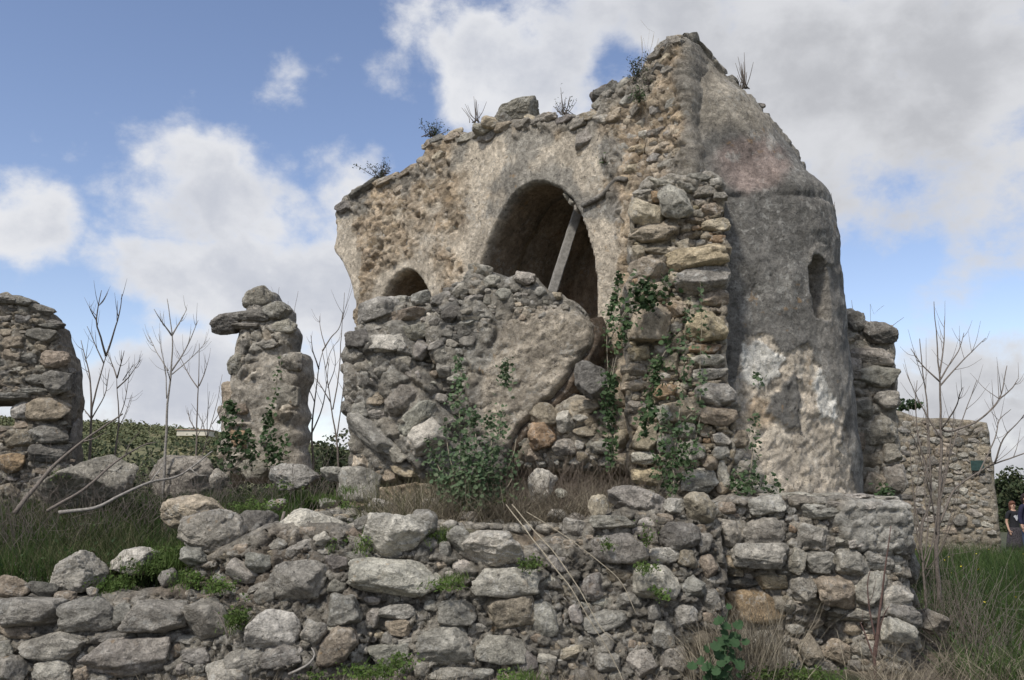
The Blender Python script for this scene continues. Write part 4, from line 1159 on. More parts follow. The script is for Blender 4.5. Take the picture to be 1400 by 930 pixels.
# ================================================================== WALL STUB RIGHT OF THE APSE
S_ST = Surf([(3.4, 10.55), (4.6, 10.35)])
stub = empty('wall_stub', (4.1, 10.5, 1.3), 'grey block-built wall stub standing at the right side of the apse', 'wall')
def fn_grey(seedo, su=.2, sv=.12, h=.06, tint=(1, 1, 1), cols=GREYS, hgt=.05):
    def f(U, V, P, px, py, e):
        d1, c1, j = rubble(P, su, sv, cols, seedo, h)
        d2, c2, j = rubble(P, su * .45, sv * .5, cols, seedo + 3, h * .4)
        return d1 + d2 - .035 + hgt * fbm(P, 2, 4, off=seedo) + .02 * fbm(P, 8, 4, .6, off=3, ridged=True), (c1 * .65 + c2 * .35) * np.array(tint)
    return f
relief('core', S_ST, [(1146, 730), (1146, 424), (1156, 421), (1168, 420), (1178, 436), (1190, 441), (1222, 446), (1226, 482), (1229, 564), (1232, 640), (1234, 730)], .025, .6, fn_grey(90, .3, .16), M_RELIEF, stub, round_=.07, seed=41)
STUB_ST = [(1190, 486, 58, 26, -8, 'g', .4), (1203, 456, 44, 30, -4, 'd', .45), (1200, 516, 52, 30, -3, 'g', .4), (1168, 440, 26, 30, 0, 'd', .4), (1166, 505, 22, 30, 0, 'm', .4), (1222, 656, 28, 40, 0, 'm', .45), (1195, 660, 30, 32, 0, 'w', .3), (1200, 590, 50, 40, 5, 'm', .3),
           (1178, 560, 26, 26, 0, 'm', .4), (1212, 548, 34, 26, 0, 'g', .35), (1170, 600, 20, 30, 0, 'b', .4), (1218, 620, 26, 26, 0, 'm', .4), (1190, 630, 34, 20, 0, 'b', .3)]
for s in STUB_ST: put_stone(stub, S_ST, *s[:5], t=s[5], out=s[6] + .08, kind='box')
fill_stones(stub, S_ST, [(1152, 690), (1152, 440), (1175, 440), (1222, 450), (1230, 690)], STUB_ST, [(.1, .16, 60), (.06, .1, 100)], 'gmmb', 50, out=(.2, .4), seed=42)

# ================================================================== FAR WALL ON THE RIGHT
S_FAR = Surf([(7.3, 18.6), (9.75, 17.8)], .04, .3)
far = empty('rubble_wall', (8.6, 18.2, .3), 'distant straight rubble wall behind the bare tree, with a small green plate on it', 'wall')
relief('core', S_FAR, [(1205, 760), (1205, 560), (1232, 562), (1258, 571), (1300, 572), (1335, 575), (1350, 578), (1353, 592), (1357, 620), (1362, 670), (1368, 720), (1370, 770)], .035, .8, fn_grey(95, .2, .12, .05, (.74, .71, .66), GREYS + WARMS[:1]), M_RELIEF, far, round_=.08, amp=.03, seed=51)
fill_stones(far, S_FAR, [(1225, 730), (1228, 572), (1260, 576), (1350, 582), (1355, 620), (1364, 730)], [(1335, 638, 26, 16)], [(.22, .34, 260), (.14, .22, 700), (.10, .14, 900)], 'gmmbgd', 290, kind='box', out=(.2, .4), seed=52, asp=2.2)
u_, v_ = S_FAR.uv(1335, 637); pp_ = S_FAR.pos(np.array([u_]), np.array([v_]), .12)[0]
mg = mat_plain('green_paint', (.03, .06, .055), .7, .25, 20, .1)
V_, Q_ = bx_np((0, 0, 0), (.24, .02, .20)); _, nn_ = S_FAR.frame(u_); ang = math.atan2(nn_[0, 1], nn_[0, 0]) + math.pi / 2
plate = link('wall_plate', mesh_np('wall_plate', V_, Q_, smooth=False), mg, None, Matrix.Translation(Vector(pp_)) @ Matrix.Rotation(ang, 4, 'Z'))
bv = plate.modifiers.new('bevel', 'BEVEL'); bv.width = .004
tag(plate, 'small square green plate fixed to the far rubble wall', 'plate')

# ================================================================== LEFT WALL
S_LW = Surf([(-7.2, 9.15), (-4.66, 9.6)])
lw = empty('ruined_wall', (-5.2, 9.5, 1.3), 'dark grey ruined wall end with squared quoin blocks and a small window gap at the left edge', 'ruined wall')
LWH = [(-30, 550), (18, 550), (18, 582), (-30, 582)]
relief('core', S_LW, [(-60, 720), (-60, 412), (-20, 402), (6, 400), (30, 406), (55, 418), (68, 436), (76, 440), (78, 458), (82, 478), (88, 484), (92, 496), (94, 560), (92, 640), (92, 720)], .022, .55, fn_grey(110, .17, .075, .05, (.66, .64, .61)), M_RELIEF, lw, holes=[LWH], round_=.06, amp=.035, seed=61)
LW_ST = [(68, 560, 54, 32, 0, 'g', .42), (80, 524, 34, 34, 0, 'm', .42), (31, 562, 27, 23, 3, 'l', .5), (14, 543, 52, 11, 0, 'm', .5), (58, 459, 40, 20, -5, 'm', .42), (76, 492, 36, 24, 0, 'g', .42), (68, 594, 50, 26, 0, 'm', .4), (68, 620, 50, 24, 0, 'm', .4), (17, 634, 34, 26, 10, 'o', .5), (28, 600, 36, 26, 0, 'b', .4),
         (30, 412, 40, 12, -8, 'd', .4), (58, 424, 36, 12, -14, 'd', .4), (75, 443, 24, 10, -10, 'd', .4), (70, 446, 30, 8, 0, 'm', .4), (10, 410, 36, 12, 0, 'd', .4), (50, 519, 32, 14, 0, 'm', .4), (48, 535, 34, 10, 0, 'm', .4)]
for s in LW_ST: put_stone(lw, S_LW, *s[:5], t={'g': 'b', 'm': 'd'}.get(s[5], s[5]), out=s[6] + .06, kind='box')
fill_stones(lw, S_LW, [(-15, 680), (-15, 412), (20, 408), (60, 425), (82, 448), (88, 480), (102, 496), (102, 680)], LW_ST, [(.16, .26, 160), (.10, .17, 420), (.06, .1, 600)], 'dmbddb', 250, kind='box', out=(.2, .42), seed=62, asp=2.8, avoid=[LWH])
# door jamb strip at the wall end
free_stone(lw, 103, 540, 9.75, 9, 66, 0, 'd', 'box', .5, name='jamb_stone')
free_stone(lw, 103, 604, 9.75, 9, 64, 0, 'd', 'box', .5, name='jamb_stone')

# ================================================================== STANDING PILLAR
S_PL = Surf([(-4.3, 12.1), (-2.55, 11.9)])
pl_ = empty('ruined_pillar', (-3.4, 12.2, 1.35), 'lone standing stump of masonry with a stone jutting out at its upper left', 'pillar')
PLP = [(x / 2.906 + 270, y / 2.906 + 380) for x, y in [(95, 820), (85, 740), (72, 660), (80, 600), (76, 560), (92, 515), (105, 480), (104, 400), (118, 330), (116, 268), (140, 235), (150, 205), (150, 140), (175, 124), (175, 52), (200, 34), (255, 36), (286, 46), (292, 95), (340, 100), (375, 120), (380, 162), (396, 215), (390, 285), (438, 302), (446, 370), (434, 480), (432, 600), (430, 820)]]
def fn_pl(U, V, P, px, py, e):
    d1, c1, j = rubble(P, .26, .16, WARMS + GREYS, 130, .09)
    sm = sst(fbm(P, 1.5, 3, off=4), -.35, .0)
    D = d1 * (1 - .85 * sm) + .10 * fbm(P, 1.3, 4, off=7) + .035 * fbm(P, 6, 4, .6, off=3, ridged=True)
    col = np.array([.40, .36, .30]) * (1 + .2 * fbm(P, 4, 4, off=14))[:, None]
    C = c1 * .9 * (1 - sm[:, None]) + col * sm[:, None]
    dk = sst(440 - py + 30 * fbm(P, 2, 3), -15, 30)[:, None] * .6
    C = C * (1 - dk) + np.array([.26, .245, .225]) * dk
    return D, C
PLP = [(x if x < 360 else 360 + (x - 360) * .86, y) for x, y in PLP]
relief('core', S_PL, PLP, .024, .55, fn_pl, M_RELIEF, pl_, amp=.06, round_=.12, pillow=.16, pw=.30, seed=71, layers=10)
for s in [(306, 442, 40, 30, 6, 'd', .3), (330, 432, 34, 16, 0, 'd', .6), (349, 404, 40, 32, 0, 'm', .2), (350, 432, 44, 16, -3, 'd', .5), (338, 447, 36, 8, 0, 'm', .6), (378, 424, 34, 26, -8, 'm', .4), (385, 445, 36, 22, 0, 'm', .4), (398, 494, 30, 28, 0, 'm', .45), (312, 545, 22, 50, 0, 'w', .3),
          (325, 600, 26, 34, 0, 'o', .3), (304, 565, 16, 24, 0, 'm', .4), (305, 620, 20, 24, 0, 'b', .4), (330, 560, 20, 16, 0, 'b', .5), (322, 498, 22, 30, 0, 'm', .4), (366, 470, 30, 16, 0, 'g', .4), (392, 540, 30, 40, 0, 'm', .25), (345, 640, 40, 30, 0, 'm', .3)]:
    put_stone(pl_, S_PL, *s[:5], t=s[5], out=s[6], kind='round' if s[0] == 306 else 'box', dep=.45 if s[0] == 306 else None)

# ================================================================== FOREGROUND RUBBLE WALL
S_FG = Surf([(-6.2, 6.45), (-2.2, 6.55), (-.5, 6.62), (1.2, 6.72), (1.95, 6.9)], .33, .2)
fg = empty('rubble_retaining_wall', (-1.2, 6.8, .2), 'long low collapsed wall of grey field stones and earth across the foreground', 'rubble wall')
FGP = [(-60, 985), (-60, 822), (0, 818), (60, 820), (110, 816), (160, 812), (215, 806), (250, 800), (262, 770), (300, 752), (340, 725), (380, 712), (430, 712), (470, 720), (520, 738), (560, 740), (600, 742), (640, 752), (700, 755), (740, 742), (780, 728), (800, 712), (830, 700), (880, 690), (930, 694), (975, 696), (992, 720), (996, 800), (1002, 985)]
def fn_fg(U, V, P, px, py, e):
    d1, c1, j = rubble(P, .14, .10, GREYS, 150, .07)
    d2, c2, j2 = rubble(P, .06, .045, GREYS, 153, .03)
    D = d1 * .9 + d2 + .06 * fbm(P, 1.7, 4, off=5) + .03 * fbm(P, 7, 4, .6, off=3, ridged=True) - .035
    # concreted lump standing proud at the left centre, earthy slope above it
    lump = np.exp(-((px - 400) / 80) ** 2 - ((py - 880) / 45) ** 2); D += .12 * lump
    D -= .12 * np.exp(-((px - 300) / 50) ** 2 - ((py - 790) / 26) ** 2)
    D -= .14 * np.exp(-((px - 515) / 18) ** 2 - ((py - 890) / 60) ** 2)
    C = (c1 * .5 + c2 * .5) * .64
    ea = sst(fbm(P, 1.8, 4, off=31) + .8 * np.exp(-((px - 250) / 90) ** 2 - ((py - 800) / 22) ** 2) + .5 * np.exp(-((px - 350) / 60) ** 2 - ((py - 790) / 50) ** 2), .15, .5)[:, None] * .75
    C = C * (1 - ea) + np.array([.19, .155, .12]) * ea
    return D, C
relief('earth_core', S_FG, FGP, .017, .5, fn_fg, M_RELIEF, fg, amp=.04, round_=.10, seed=81)
FG_ST = [(25, 803, 44, 32, -5, 'b', .5, 'sharp'), (59, 806, 34, 20, -10, 'd', .4), (45, 838, 96, 42, -2, 'g', .5, 'box'), (126, 838, 66, 42, 0, 'g', .5, 'box'), (171, 840, 24, 32, 5, 'm', .5, 'round'), (219, 840, 80, 42, 0, 'g', .5, 'box'), (288, 846, 54, 62, 30, 'm', .5, 'sharp'), (82, 881, 84, 36, 3, 'g', .45, 'box'), (20, 862, 52, 20, 0, 'b', .35),
         (6, 888, 34, 26, 0, 'g', .45), (178, 896, 106, 50, 4, 'm', .5, 'box'), (77, 918, 46, 34, 5, 'l', .5, 'box'), (20, 918, 46, 46, 0, 'm', .45, 'sharp'), (271, 896, 38, 24, 0, 'm', .4), (255, 874, 32, 12, 0, 'm', .4), (157, 870, 46, 14, 5, 'd', .35), (127, 810, 14, 14, 0, 'l', .6), (90, 816, 26, 16, 0, 'b', .5), (273, 820, 22, 9, 0, 'g', .5), (226, 792, 24, 24, 20, 'g', .4),
         (116, 898, 14, 14, 0, 'l', .4), (250, 913, 13, 15, 0, 'm', .5), (276, 911, 15, 13, 0, 'm', .5), (263, 762, 38, 26, -8, 'g', .6, 'sharp'), (333, 783, 44, 28, -22, 'l', .6, 'sharp'), (355, 769, 34, 26, -15, 'm', .5, 'sharp'), (366, 812, 30, 24, 10, 'm', .55), (358, 800, 36, 11, 28, 'l', .5), (409, 792, 82, 54, -4, 'm', .5, 'sharp'), (383, 743, 28, 18, 0, 'm', .4), (410, 750, 42, 18, 20, 'm', .4), (442, 738, 26, 22, 15, 'l', .5, 'sharp'),
         (462, 770, 32, 24, 0, 'm', .4), (380, 855, 70, 50, 8, 'l', .6, 'sharp'), (473, 832, 46, 42, 0, 'm', .55, 'box'), (434, 863, 36, 40, 0, 'l', .55, 'sharp'), (392, 890, 54, 30, 15, 'm', .5), (345, 898, 60, 36, 20, 'm', .45), (318, 920, 64, 36, -4, 'l', .55), (462, 880, 60, 46, 20, 'b', .4), (458, 857, 18, 16, 0, 'l', .5), (578, 716, 40, 38, 0, 'g', .4), (541, 789, 124, 48, -3, 'l', .55, 'box'),
         (690, 794, 92, 38, 3, 'l', .6, 'box'), (508, 821, 26, 12, 0, 'm', .5), (543, 836, 50, 20, 3, 'l', .5, 'flat'), (589, 828, 19, 15, 0, 'g', .5), (545, 857, 36, 22, 0, 'w', .5, 'box'), (510, 847, 26, 30, 0, 'm', .35), (534, 896, 64, 32, 0, 'g', .4, 'box'), (624, 836, 54, 34, -4, 'g', .45, 'box'), (696, 836, 70, 48, 0, 'b', .4, 'box'), (741, 844, 38, 48, 0, 'm', .4), (785, 840, 19, 28, 8, 'l', .5),
         (606, 881, 76, 54, 8, 'm', .45), (638, 877, 17, 13, 0, 'l', .5), (685, 887, 70, 38, 0, 'm', .45), (577, 915, 24, 22, 0, 'm', .5, 'round'), (620, 922, 68, 22, 0, 'm', .45, 'box'), (747, 900, 26, 14, -10, 'l', .5), (782, 891, 44, 18, 8, 'w', .5), (809, 802, 28, 36, 12, 'g', .5, 'sharp'), (718, 903, 34, 30, 0, 'm', .4), (553, 877, 28, 9, 4, 'l', .5), (534, 873, 24, 20, 0, 'm', .4), (628, 738, 32, 38, 10, 'm', .4),
         (489, 764, 42, 22, -5, 'm', .45), (609, 751, 17, 22, 0, 'm', .5), (462, 800, 26, 20, 0, 'm', .4), (836, 714, 62, 18, 0, 'g', .45, 'box'), (844, 750, 74, 42, 0, 'g', .5, 'box'), (925, 733, 54, 38, -3, 'd', .5, 'box'), (884, 714, 28, 14, 0, 'l', .45), (907, 759, 42, 22, 0, 'l', .5, 'box'), (935, 763, 26, 26, 0, 'b', .45), (893, 796, 62, 46, 0, 'l', .65, 'box'), (943, 803, 36, 34, 5, 'm', .5),
         (825, 848, 62, 26, 12, 'm', .45), (902, 866, 30, 36, 0, 'm', .5), (891, 838, 19, 26, 0, 'g', .5), (875, 906, 42, 38, 0, 'm', .5), (936, 842, 32, 30, 0, 'm', .45), (959, 745, 26, 32, 0, 'm', .4), (965, 775, 24, 34, 0, 'b', .35), (923, 692, 30, 22, 0, 'l', .5), (955, 694, 42, 44, 10, 'w', .6, 'sharp'), (818, 692, 28, 30, 10, 'w', .5), (786, 722, 32, 28, 0, 'm', .4), (850, 788, 44, 22, 0, 'b', .35),
         (760, 770, 30, 24, 0, 'm', .35), (860, 820, 40, 24, 0, 'm', .4), (920, 900, 34, 36, 0, 'm', .4), (958, 880, 30, 34, 0, 'b', .35), (830, 905, 36, 26, 0, 'm', .4), (660, 922, 30, 18, 0, 'm', .4), (970, 820, 24, 30, 0, 'm', .35), (655, 860, 30, 18, 0, 'm', .4), (500, 715, 30, 20, 0, 'm', .4), (330, 860, 26, 18, 0, 'm', .35), (240, 870, 24, 16, 0, 'm', .35)]
TONE_KEEP = dict(TONE)
for k_ in TONE: TONE[k_] = tuple(v * .88 for v in TONE[k_])
for s in FG_ST: put_stone(fg, S_FG, *s[:5], t={'g': 'g', 'm': 'g', 'l': 'l'}.get(s[5], s[5]), out=s[6] + .10, kind=s[7] if len(s) > 7 else None)
fill_stones(fg, S_FG, [(-10, 935), (-10, 825), (250, 812), (262, 775), (345, 735), (430, 720), (560, 722), (700, 745), (790, 730), (880, 700), (980, 705), (990, 935)], FG_ST, [(.14, .2, 260), (.09, .14, 900), (.05, .09, 2200)], 'ggmmllwwb', 185, kind=None, out=(.05, .32), seed=83, asp=1.9)

TONE.update(TONE_KEEP)

# ================================================================== LOOSE BOULDERS
BG = 'loose boulders lying on the ruin'
def boulder(px, py, Y, w, h, rot, t, kind, seed, label, name='boulder', dep=.9, group=BG, cat='boulder', sink=0, fl=None):
    """a boulder with a shape of its own"""
    P, T = rock_data(seed, 6 if w > 60 else 5, kind)
    k = Y / ray(px, py)[1] / F
    W_, H_ = w * k, h * k; D_ = min(W_, H_ * 1.6) * dep
    c = at(px, py, Y)
    P = P.copy()
    a = R(rot)
    P = P * np.array([W_, D_, H_])
    nz = fbm(P + seed, 9, 4, .6) * .02 + fbm(P + seed, 30, 3, .6) * .006
    P = P * (1 + nz / (np.linalg.norm(P, axis=1) + .05))[:, None]
    x = P[:, 0] * math.cos(a) - P[:, 2] * math.sin(a); z = P[:, 0] * math.sin(a) + P[:, 2] * math.cos(a)
    P = np.column_stack([x, P[:, 1], z])
    o = link(name, mesh_np(name, P, T=T), M_STONE, None, Matrix.Translation(c))
    o.color = tone(t, .05)
    return tag(o, label, cat, group)
B = [
 (107, 781, 6.95, 68, 56, 0, 'g', 'box', 501, 'squarish grey boulder with orange lichen on top, on the left end of the low wall'),
 (182, 768, 7.15, 66, 38, 4, 'l', 'sharp', 502, 'flat-topped pale angular boulder in green grass, right of the squarish lichen boulder'),
 (293, 732, 7.1, 86, 72, -4, 'g', 'round', 503, 'big rounded grey boulder overhanging the earth slope left of centre'),
 (264, 699, 7.75, 84, 46, 4, 'w', 'round', 504, 'brownish rounded boulder just behind the big rounded grey one'),
 (350, 722, 7.55, 56, 48, 0, 'd', 'box', 505, 'dark square block wedged to the right of the big rounded grey boulder'),
 (428, 719, 7.12, 88, 44, -6, 'l', 'sharp', 506, 'pale wedge-shaped boulder with a dead stick standing beside it'),
 (401, 653, 9.3, 72, 38, -6, 'g', 'box', 507, 'pitted oblong grey boulder at the foot of the standing pillar'),
 (492, 663, 8.75, 58, 50, -3, 'g', 'box', 508, 'angular grey boulder at the left foot of the fallen masonry block'),
 (456, 649, 9.1, 36, 22, 0, 'g', 'box', 509, 'small grey boulder between the pitted oblong boulder and the fallen block'),
 (541, 735, 6.98, 92, 68, -8, 'l', 'sharp', 510, 'large faceted grey boulder lying on top of the long pale slab'),
 (673, 749, 6.92, 90, 48, -3, 'l', 'box', 511, 'smooth rounded loaf-shaped grey boulder above the flat pale block'),
 (740, 665, 7.9, 40, 48, -15, 'l', 'sharp', 512, 'upright pale boulder standing in the dry grass'),
 (871, 687, 7.3, 84, 46, -4, 'g', 'sharp', 513, 'broad grey boulder at the foot of the masonry pier'),
 (809, 520, 8.35, 48, 54, 4, 'd', 'box', 514, 'dark squared block projecting between the fallen slab and the pier'),
 (118, 660, 8.9, 124, 72, 6, 'm', 'sharp', 515, 'huge rough pale grey boulder below the left wall end'),
 (254, 655, 10.3, 100, 64, -2, 'm', 'box', 516, 'wide squared dull grey block behind the twigs, left of the standing pillar'),
 (1271, 850, 7.9, 46, 32, -18, 'm', 'sharp', 517, 'grey boulder sunk in grass at the right foot of the podium'),
 (706, 156, 10.0, 66, 30, 14, 'm', 'sharp', 518, 'dark wedge-shaped boulder, the topmost stone capping the arched wall'),
 (690, 162, 10.02, 30, 28, -20, 'd', 'sharp', 522, 'smaller dark stone leaning on the left side of the topmost capping boulder'),
 (674, 170, 10.05, 34, 22, 0, 'w', 'sharp', 523, 'brownish angular stone on the wall top, lower left of the capping boulder'),
 (660, 178, 10.1, 30, 16, 0, 'm', 'box', 524, 'flat squarish stone on the wall top beside the leafless shrub'),
 (826, 134, 9.15, 34, 32, 30, 'd', 'sharp', 519, 'dark tilted stone perched on the wall top beside the shrubs under the peak'),
 (767, 675, 7.75, 18, 16, 0, 'l', 'sharp', 520, 'small pale stone right of the upright boulder in dry grass'),
 (786, 716, 7.35, 36, 30, 0, 'm', 'round', 521, 'round dull stone between the dry grass and the broad grey boulder'),
 (377, 690, 8.3, 34, 16, 0, 'g', 'sharp', 530, 'low grey stone lying behind the dark square block'),
 (520, 690, 8.0, 36, 20, 6, 'l', 'sharp', 531, 'pale flat stone just behind the large faceted boulder'),
 (590, 690, 7.9, 28, 18, 0, 'g', 'sharp', 532, 'small grey stone at the left foot of the leafy bush'),
 (640, 708, 7.5, 30, 18, 0, 'm', 'box', 533, 'low squarish stone at the edge of the terrace below the leafy bush'),
 (765, 706, 7.5, 34, 20, -8, 'l', 'sharp', 534, 'pale angular stone at the foot of the dry grass, below the upright boulder'),
 (300, 655, 9.4, 26, 30, 10, 'm', 'sharp', 535, 'upright rough stone by the wide squared block, left of the pillar'),
 (448, 688, 8.2, 24, 14, 0, 'l', 'sharp', 536, 'small pale stone on the terrace in front of the angular grey boulder'),
]
for q in B:
    o = boulder(*q)

# small stones scattered on the terrace: too many to count
g = np.random.default_rng(5); VV = []; TT = []; CC = []; off = 0
for k in range(3600):
    if k < 2700: X, Y = g.uniform(-2.8, 1.7), 7.3 + g.random() ** 1.5 * 2.2
    else: X, Y = g.uniform(-5, 2.0), g.uniform(6.95, 7.6)
    s = .018 + .12 * g.random() ** 3.2
    P, T = SMALLROCK[g.integers(6)]
    z = float(ground_h(X, Y)[0]); a = g.uniform(0, 6.3)
    Pq = P * [s * g.uniform(.8, 1.5), s, s * .7]; x = Pq[:, 0] * math.cos(a) - Pq[:, 1] * math.sin(a); y = Pq[:, 0] * math.sin(a) + Pq[:, 1] * math.cos(a)
    P2, T2 = (P, T)
    VV.append(np.column_stack([x + X, y + Y, Pq[:, 2] + z + s * .15])); TT.append(T + off); off += len(P)
    CC.append(np.tile(np.array(TONE[random.choice('gmlwmg')]), (len(P), 1)))
tag(link('loose_gravel', mesh_np('loose_gravel', np.vstack(VV), T=np.vstack(TT), col=np.vstack(CC)), M_RELIEF), 'small broken stones scattered over the terrace among the boulders', 'gravel', None, 'stuff')

# ================================================================== LEANING BEAM IN THE ARCH
def hit(surf, px, py, d=0.0):
    u, v = surf.uv(px, py); return Vector(surf.pos(np.array([u]), np.array([v]), d)[0])
Pb, Pt = at(752, 408, 9.62), at(791, 286, 9.78)
ax = (Pt - Pb); Lb = ax.length; ax.normalize(); sx = Vector((1, .25, 0)); sx = (sx - ax * sx.dot(ax)).normalized(); sy = ax.cross(sx)
bm = bmesh.new()
bmesh.ops.create_cube(bm, size=1)
bmesh.ops.subdivide_edges(bm, edges=[e for e in bm.edges if abs((e.verts[0].co - e.verts[1].co).z) > .5], cuts=14)
for v in bm.verts: v.co = Vector((v.co.x * .095, v.co.y * .10, v.co.z * Lb))
bmesh.ops.bevel(bm, geom=[e for e in bm.edges if abs((e.verts[0].co - e.verts[1].co).normalized().z) > .9], offset=.010, segments=2, affect='EDGES')
for v in bm.verts:
    q = fbm(np.array([v.co[:]]), 6, 3)[0]; v.co.x += q * .008; v.co.y += q * .006
me = bpy.data.meshes.new('beam'); bm.to_mesh(me); bm.free()
beam = link('leaning_beam', me, mat_plain('weathered_beam', (.27, .255, .23), .85, .3, 22, .6), None, Matrix.Translation((Pb + Pt) / 2) @ Matrix((sx, -sy if Matrix((sx, sy, ax)).determinant() < 0 else sy, ax)).transposed().to_4x4())
tag(beam, 'straight grey weathered beam leaning inside the big arch', 'beam')

# ================================================================== SAPLINGS
def tree(label, Y, trunk, branches, r0, mat=None, group='bare saplings', dy=.35, seed=1, name='bare_sapling', cat='sapling', twigs=6, rt=.2, buds=True):
    """bare tree: trunk and branches follow courses read from the photograph, with depth spread of their own"""
    g = np.random.default_rng(seed)
    mat = mat or M_BARK
    p0 = at(*trunk[0], Y)
    gz = float(ground_h(p0.x, Y)[0])
    root = empty(name, (p0.x, Y, min(gz, p0.z)), label, cat, group)
    tr = [at(x, y, Y) for x, y in trunk]
    if tr[0].z > gz - .05: tr = [Vector((tr[0].x, Y, gz - .08))] + tr
    branch('trunk', tr, r0, r0 * rt, mat, root, seed)
    for k, br in enumerate(branches):
        yo = g.uniform(-dy, dy)
        n = len(br); pts = [at(x, y, Y + yo * (i / max(1, n - 1)) ** .9) for i, (x, y) in enumerate(br)]
        rb = r0 * (.52 if k < 3 else .36)
        o = branch('branch', pts, rb, rb * .22 + .001, mat, root, seed + k + 3)
        P = smooth_path(pts)
        for q in range(twigs):
            i = int(len(P) * g.uniform(.35, .9)); d = P[min(i + 1, len(P) - 1)] - P[i - 1]; d /= np.linalg.norm(d) + 1e-6
            e = d + g.normal(size=3) * .55; e[2] = abs(e[2]) * .8 + .35; e /= np.linalg.norm(e); L = np.linalg.norm(P[-1] - P[0]) * g.uniform(.18, .38)
            V, Q, T = tube_np(smooth_path([P[i], P[i] + e * L * .5 + [0, 0, -.01], P[i] + e * L + [0, 0, .04]], .05, .006, seed + q), np.linspace(rb * .3, .0012, 2 + 0)[[0, 1]] if False else np.linspace(rb * .32, .0012, len(smooth_path([P[i], P[i] + e * L * .5 + [0, 0, -.01], P[i] + e * L + [0, 0, .04]], .05, .006, seed + q))), 5)
            link('twig', mesh_np('twig', V, Q, T), mat, o)
    return root

tree('tall bare sapling with twin leaders, nearest to the left wall end', 10.8, [(122, 640), (125, 573), (128, 549), (142, 497), (145, 487)],
     [[(145, 487), (155, 458), (162, 432), (167, 402)], [(145, 487), (138, 462), (132, 438), (139, 397)], [(125, 573), (123, 517), (111, 466)], [(125, 573), (142, 542), (150, 505)], [(142, 497), (130, 470), (119, 446)], [(132, 438), (122, 420)], [(125, 573), (109, 552)]], .026, seed=3)
tree('thin bare sapling, second from the left wall, bushy at mid height', 10.4, [(155, 640), (162, 580), (160, 531), (160, 517)],
     [[(160, 517), (153, 498), (147, 483)], [(160, 517), (165, 500), (170, 480)], [(160, 531), (176, 515), (193, 492)], [(162, 573), (172, 545), (177, 509)], [(162, 586), (172, 565), (180, 540)], [(168, 520), (183, 498)]], .018, seed=5)
tree('straight pale bare sapling branching like a candelabra, middle of the left group', 9.9, [(225, 640), (229, 560), (230, 548), (234, 507), (235, 459), (228, 409)],
     [[(235, 507), (255, 475), (271, 438)], [(235, 459), (222, 441), (211, 423)], [(235, 459), (246, 440), (255, 423)], [(228, 545), (226, 507), (217, 456)], [(235, 512), (262, 488), (283, 466)], [(230, 507), (214, 482), (204, 460)], [(233, 520), (228, 506)]], .021, M_BARK_PALE, seed=7)
tree('slim bare sapling right of the candelabra-shaped one, close to the standing pillar', 10.6, [(267, 650), (269, 580), (271, 535), (272, 500), (272, 469)],
     [[(271, 531), (258, 512), (242, 480)], [(272, 528), (279, 512), (285, 492)], [(269, 590), (260, 575), (257, 560)], [(268, 600), (276, 584), (283, 570)]], .016, seed=9)
tree('wispy bare shrub with drooping seed heads against the left side of the pillar', 11.0, [(274, 640), (283, 600), (293, 566), (300, 530), (304, 512)],
     [[(283, 600), (284, 560), (287, 535)], [(290, 580), (302, 560), (305, 535)], [(283, 600), (275, 575), (262, 552)], [(278, 615), (292, 596), (300, 588)], [(288, 580), (298, 600), (302, 606)]], .011, seed=11, twigs=4)
tree('bare sapling with forked crown immediately right of the standing pillar', 12.6, [(428, 640), (426, 593), (430, 550), (436, 505), (441, 480)],
     [[(441, 480), (452, 462), (463, 450), (470, 430)], [(436, 505), (428, 480), (425, 458)], [(426, 593), (440, 560), (447, 520), (450, 490)], [(430, 550), (418, 520), (412, 498)], [(428, 575), (414, 556)], [(445, 475), (438, 450), (437, 432)]], .024, seed=13, twigs=3)
tree('bare many-stemmed sapling between the pillar and the arched wall, leaning left', 12.2, [(462, 640), (460, 600), (452, 550), (445, 505), (440, 478)],
     [[(455, 560), (462, 520), (466, 470), (471, 400)], [(460, 600), (466, 560), (470, 520), (474, 490)], [(452, 550), (440, 530), (428, 515)], [(445, 505), (452, 480), (462, 466)], [(448, 530), (458, 500), (456, 470)]], .020, seed=15, twigs=3)
tree('thin bare shoots rising behind the top of the standing pillar', 12.9, [(398, 640), (398, 520), (398, 460), (403, 425), (408, 398)],
     [[(398, 470), (392, 440), (394, 412)], [(398, 460), (388, 430), (381, 408), (382, 392)]], .012, seed=17, twigs=1)
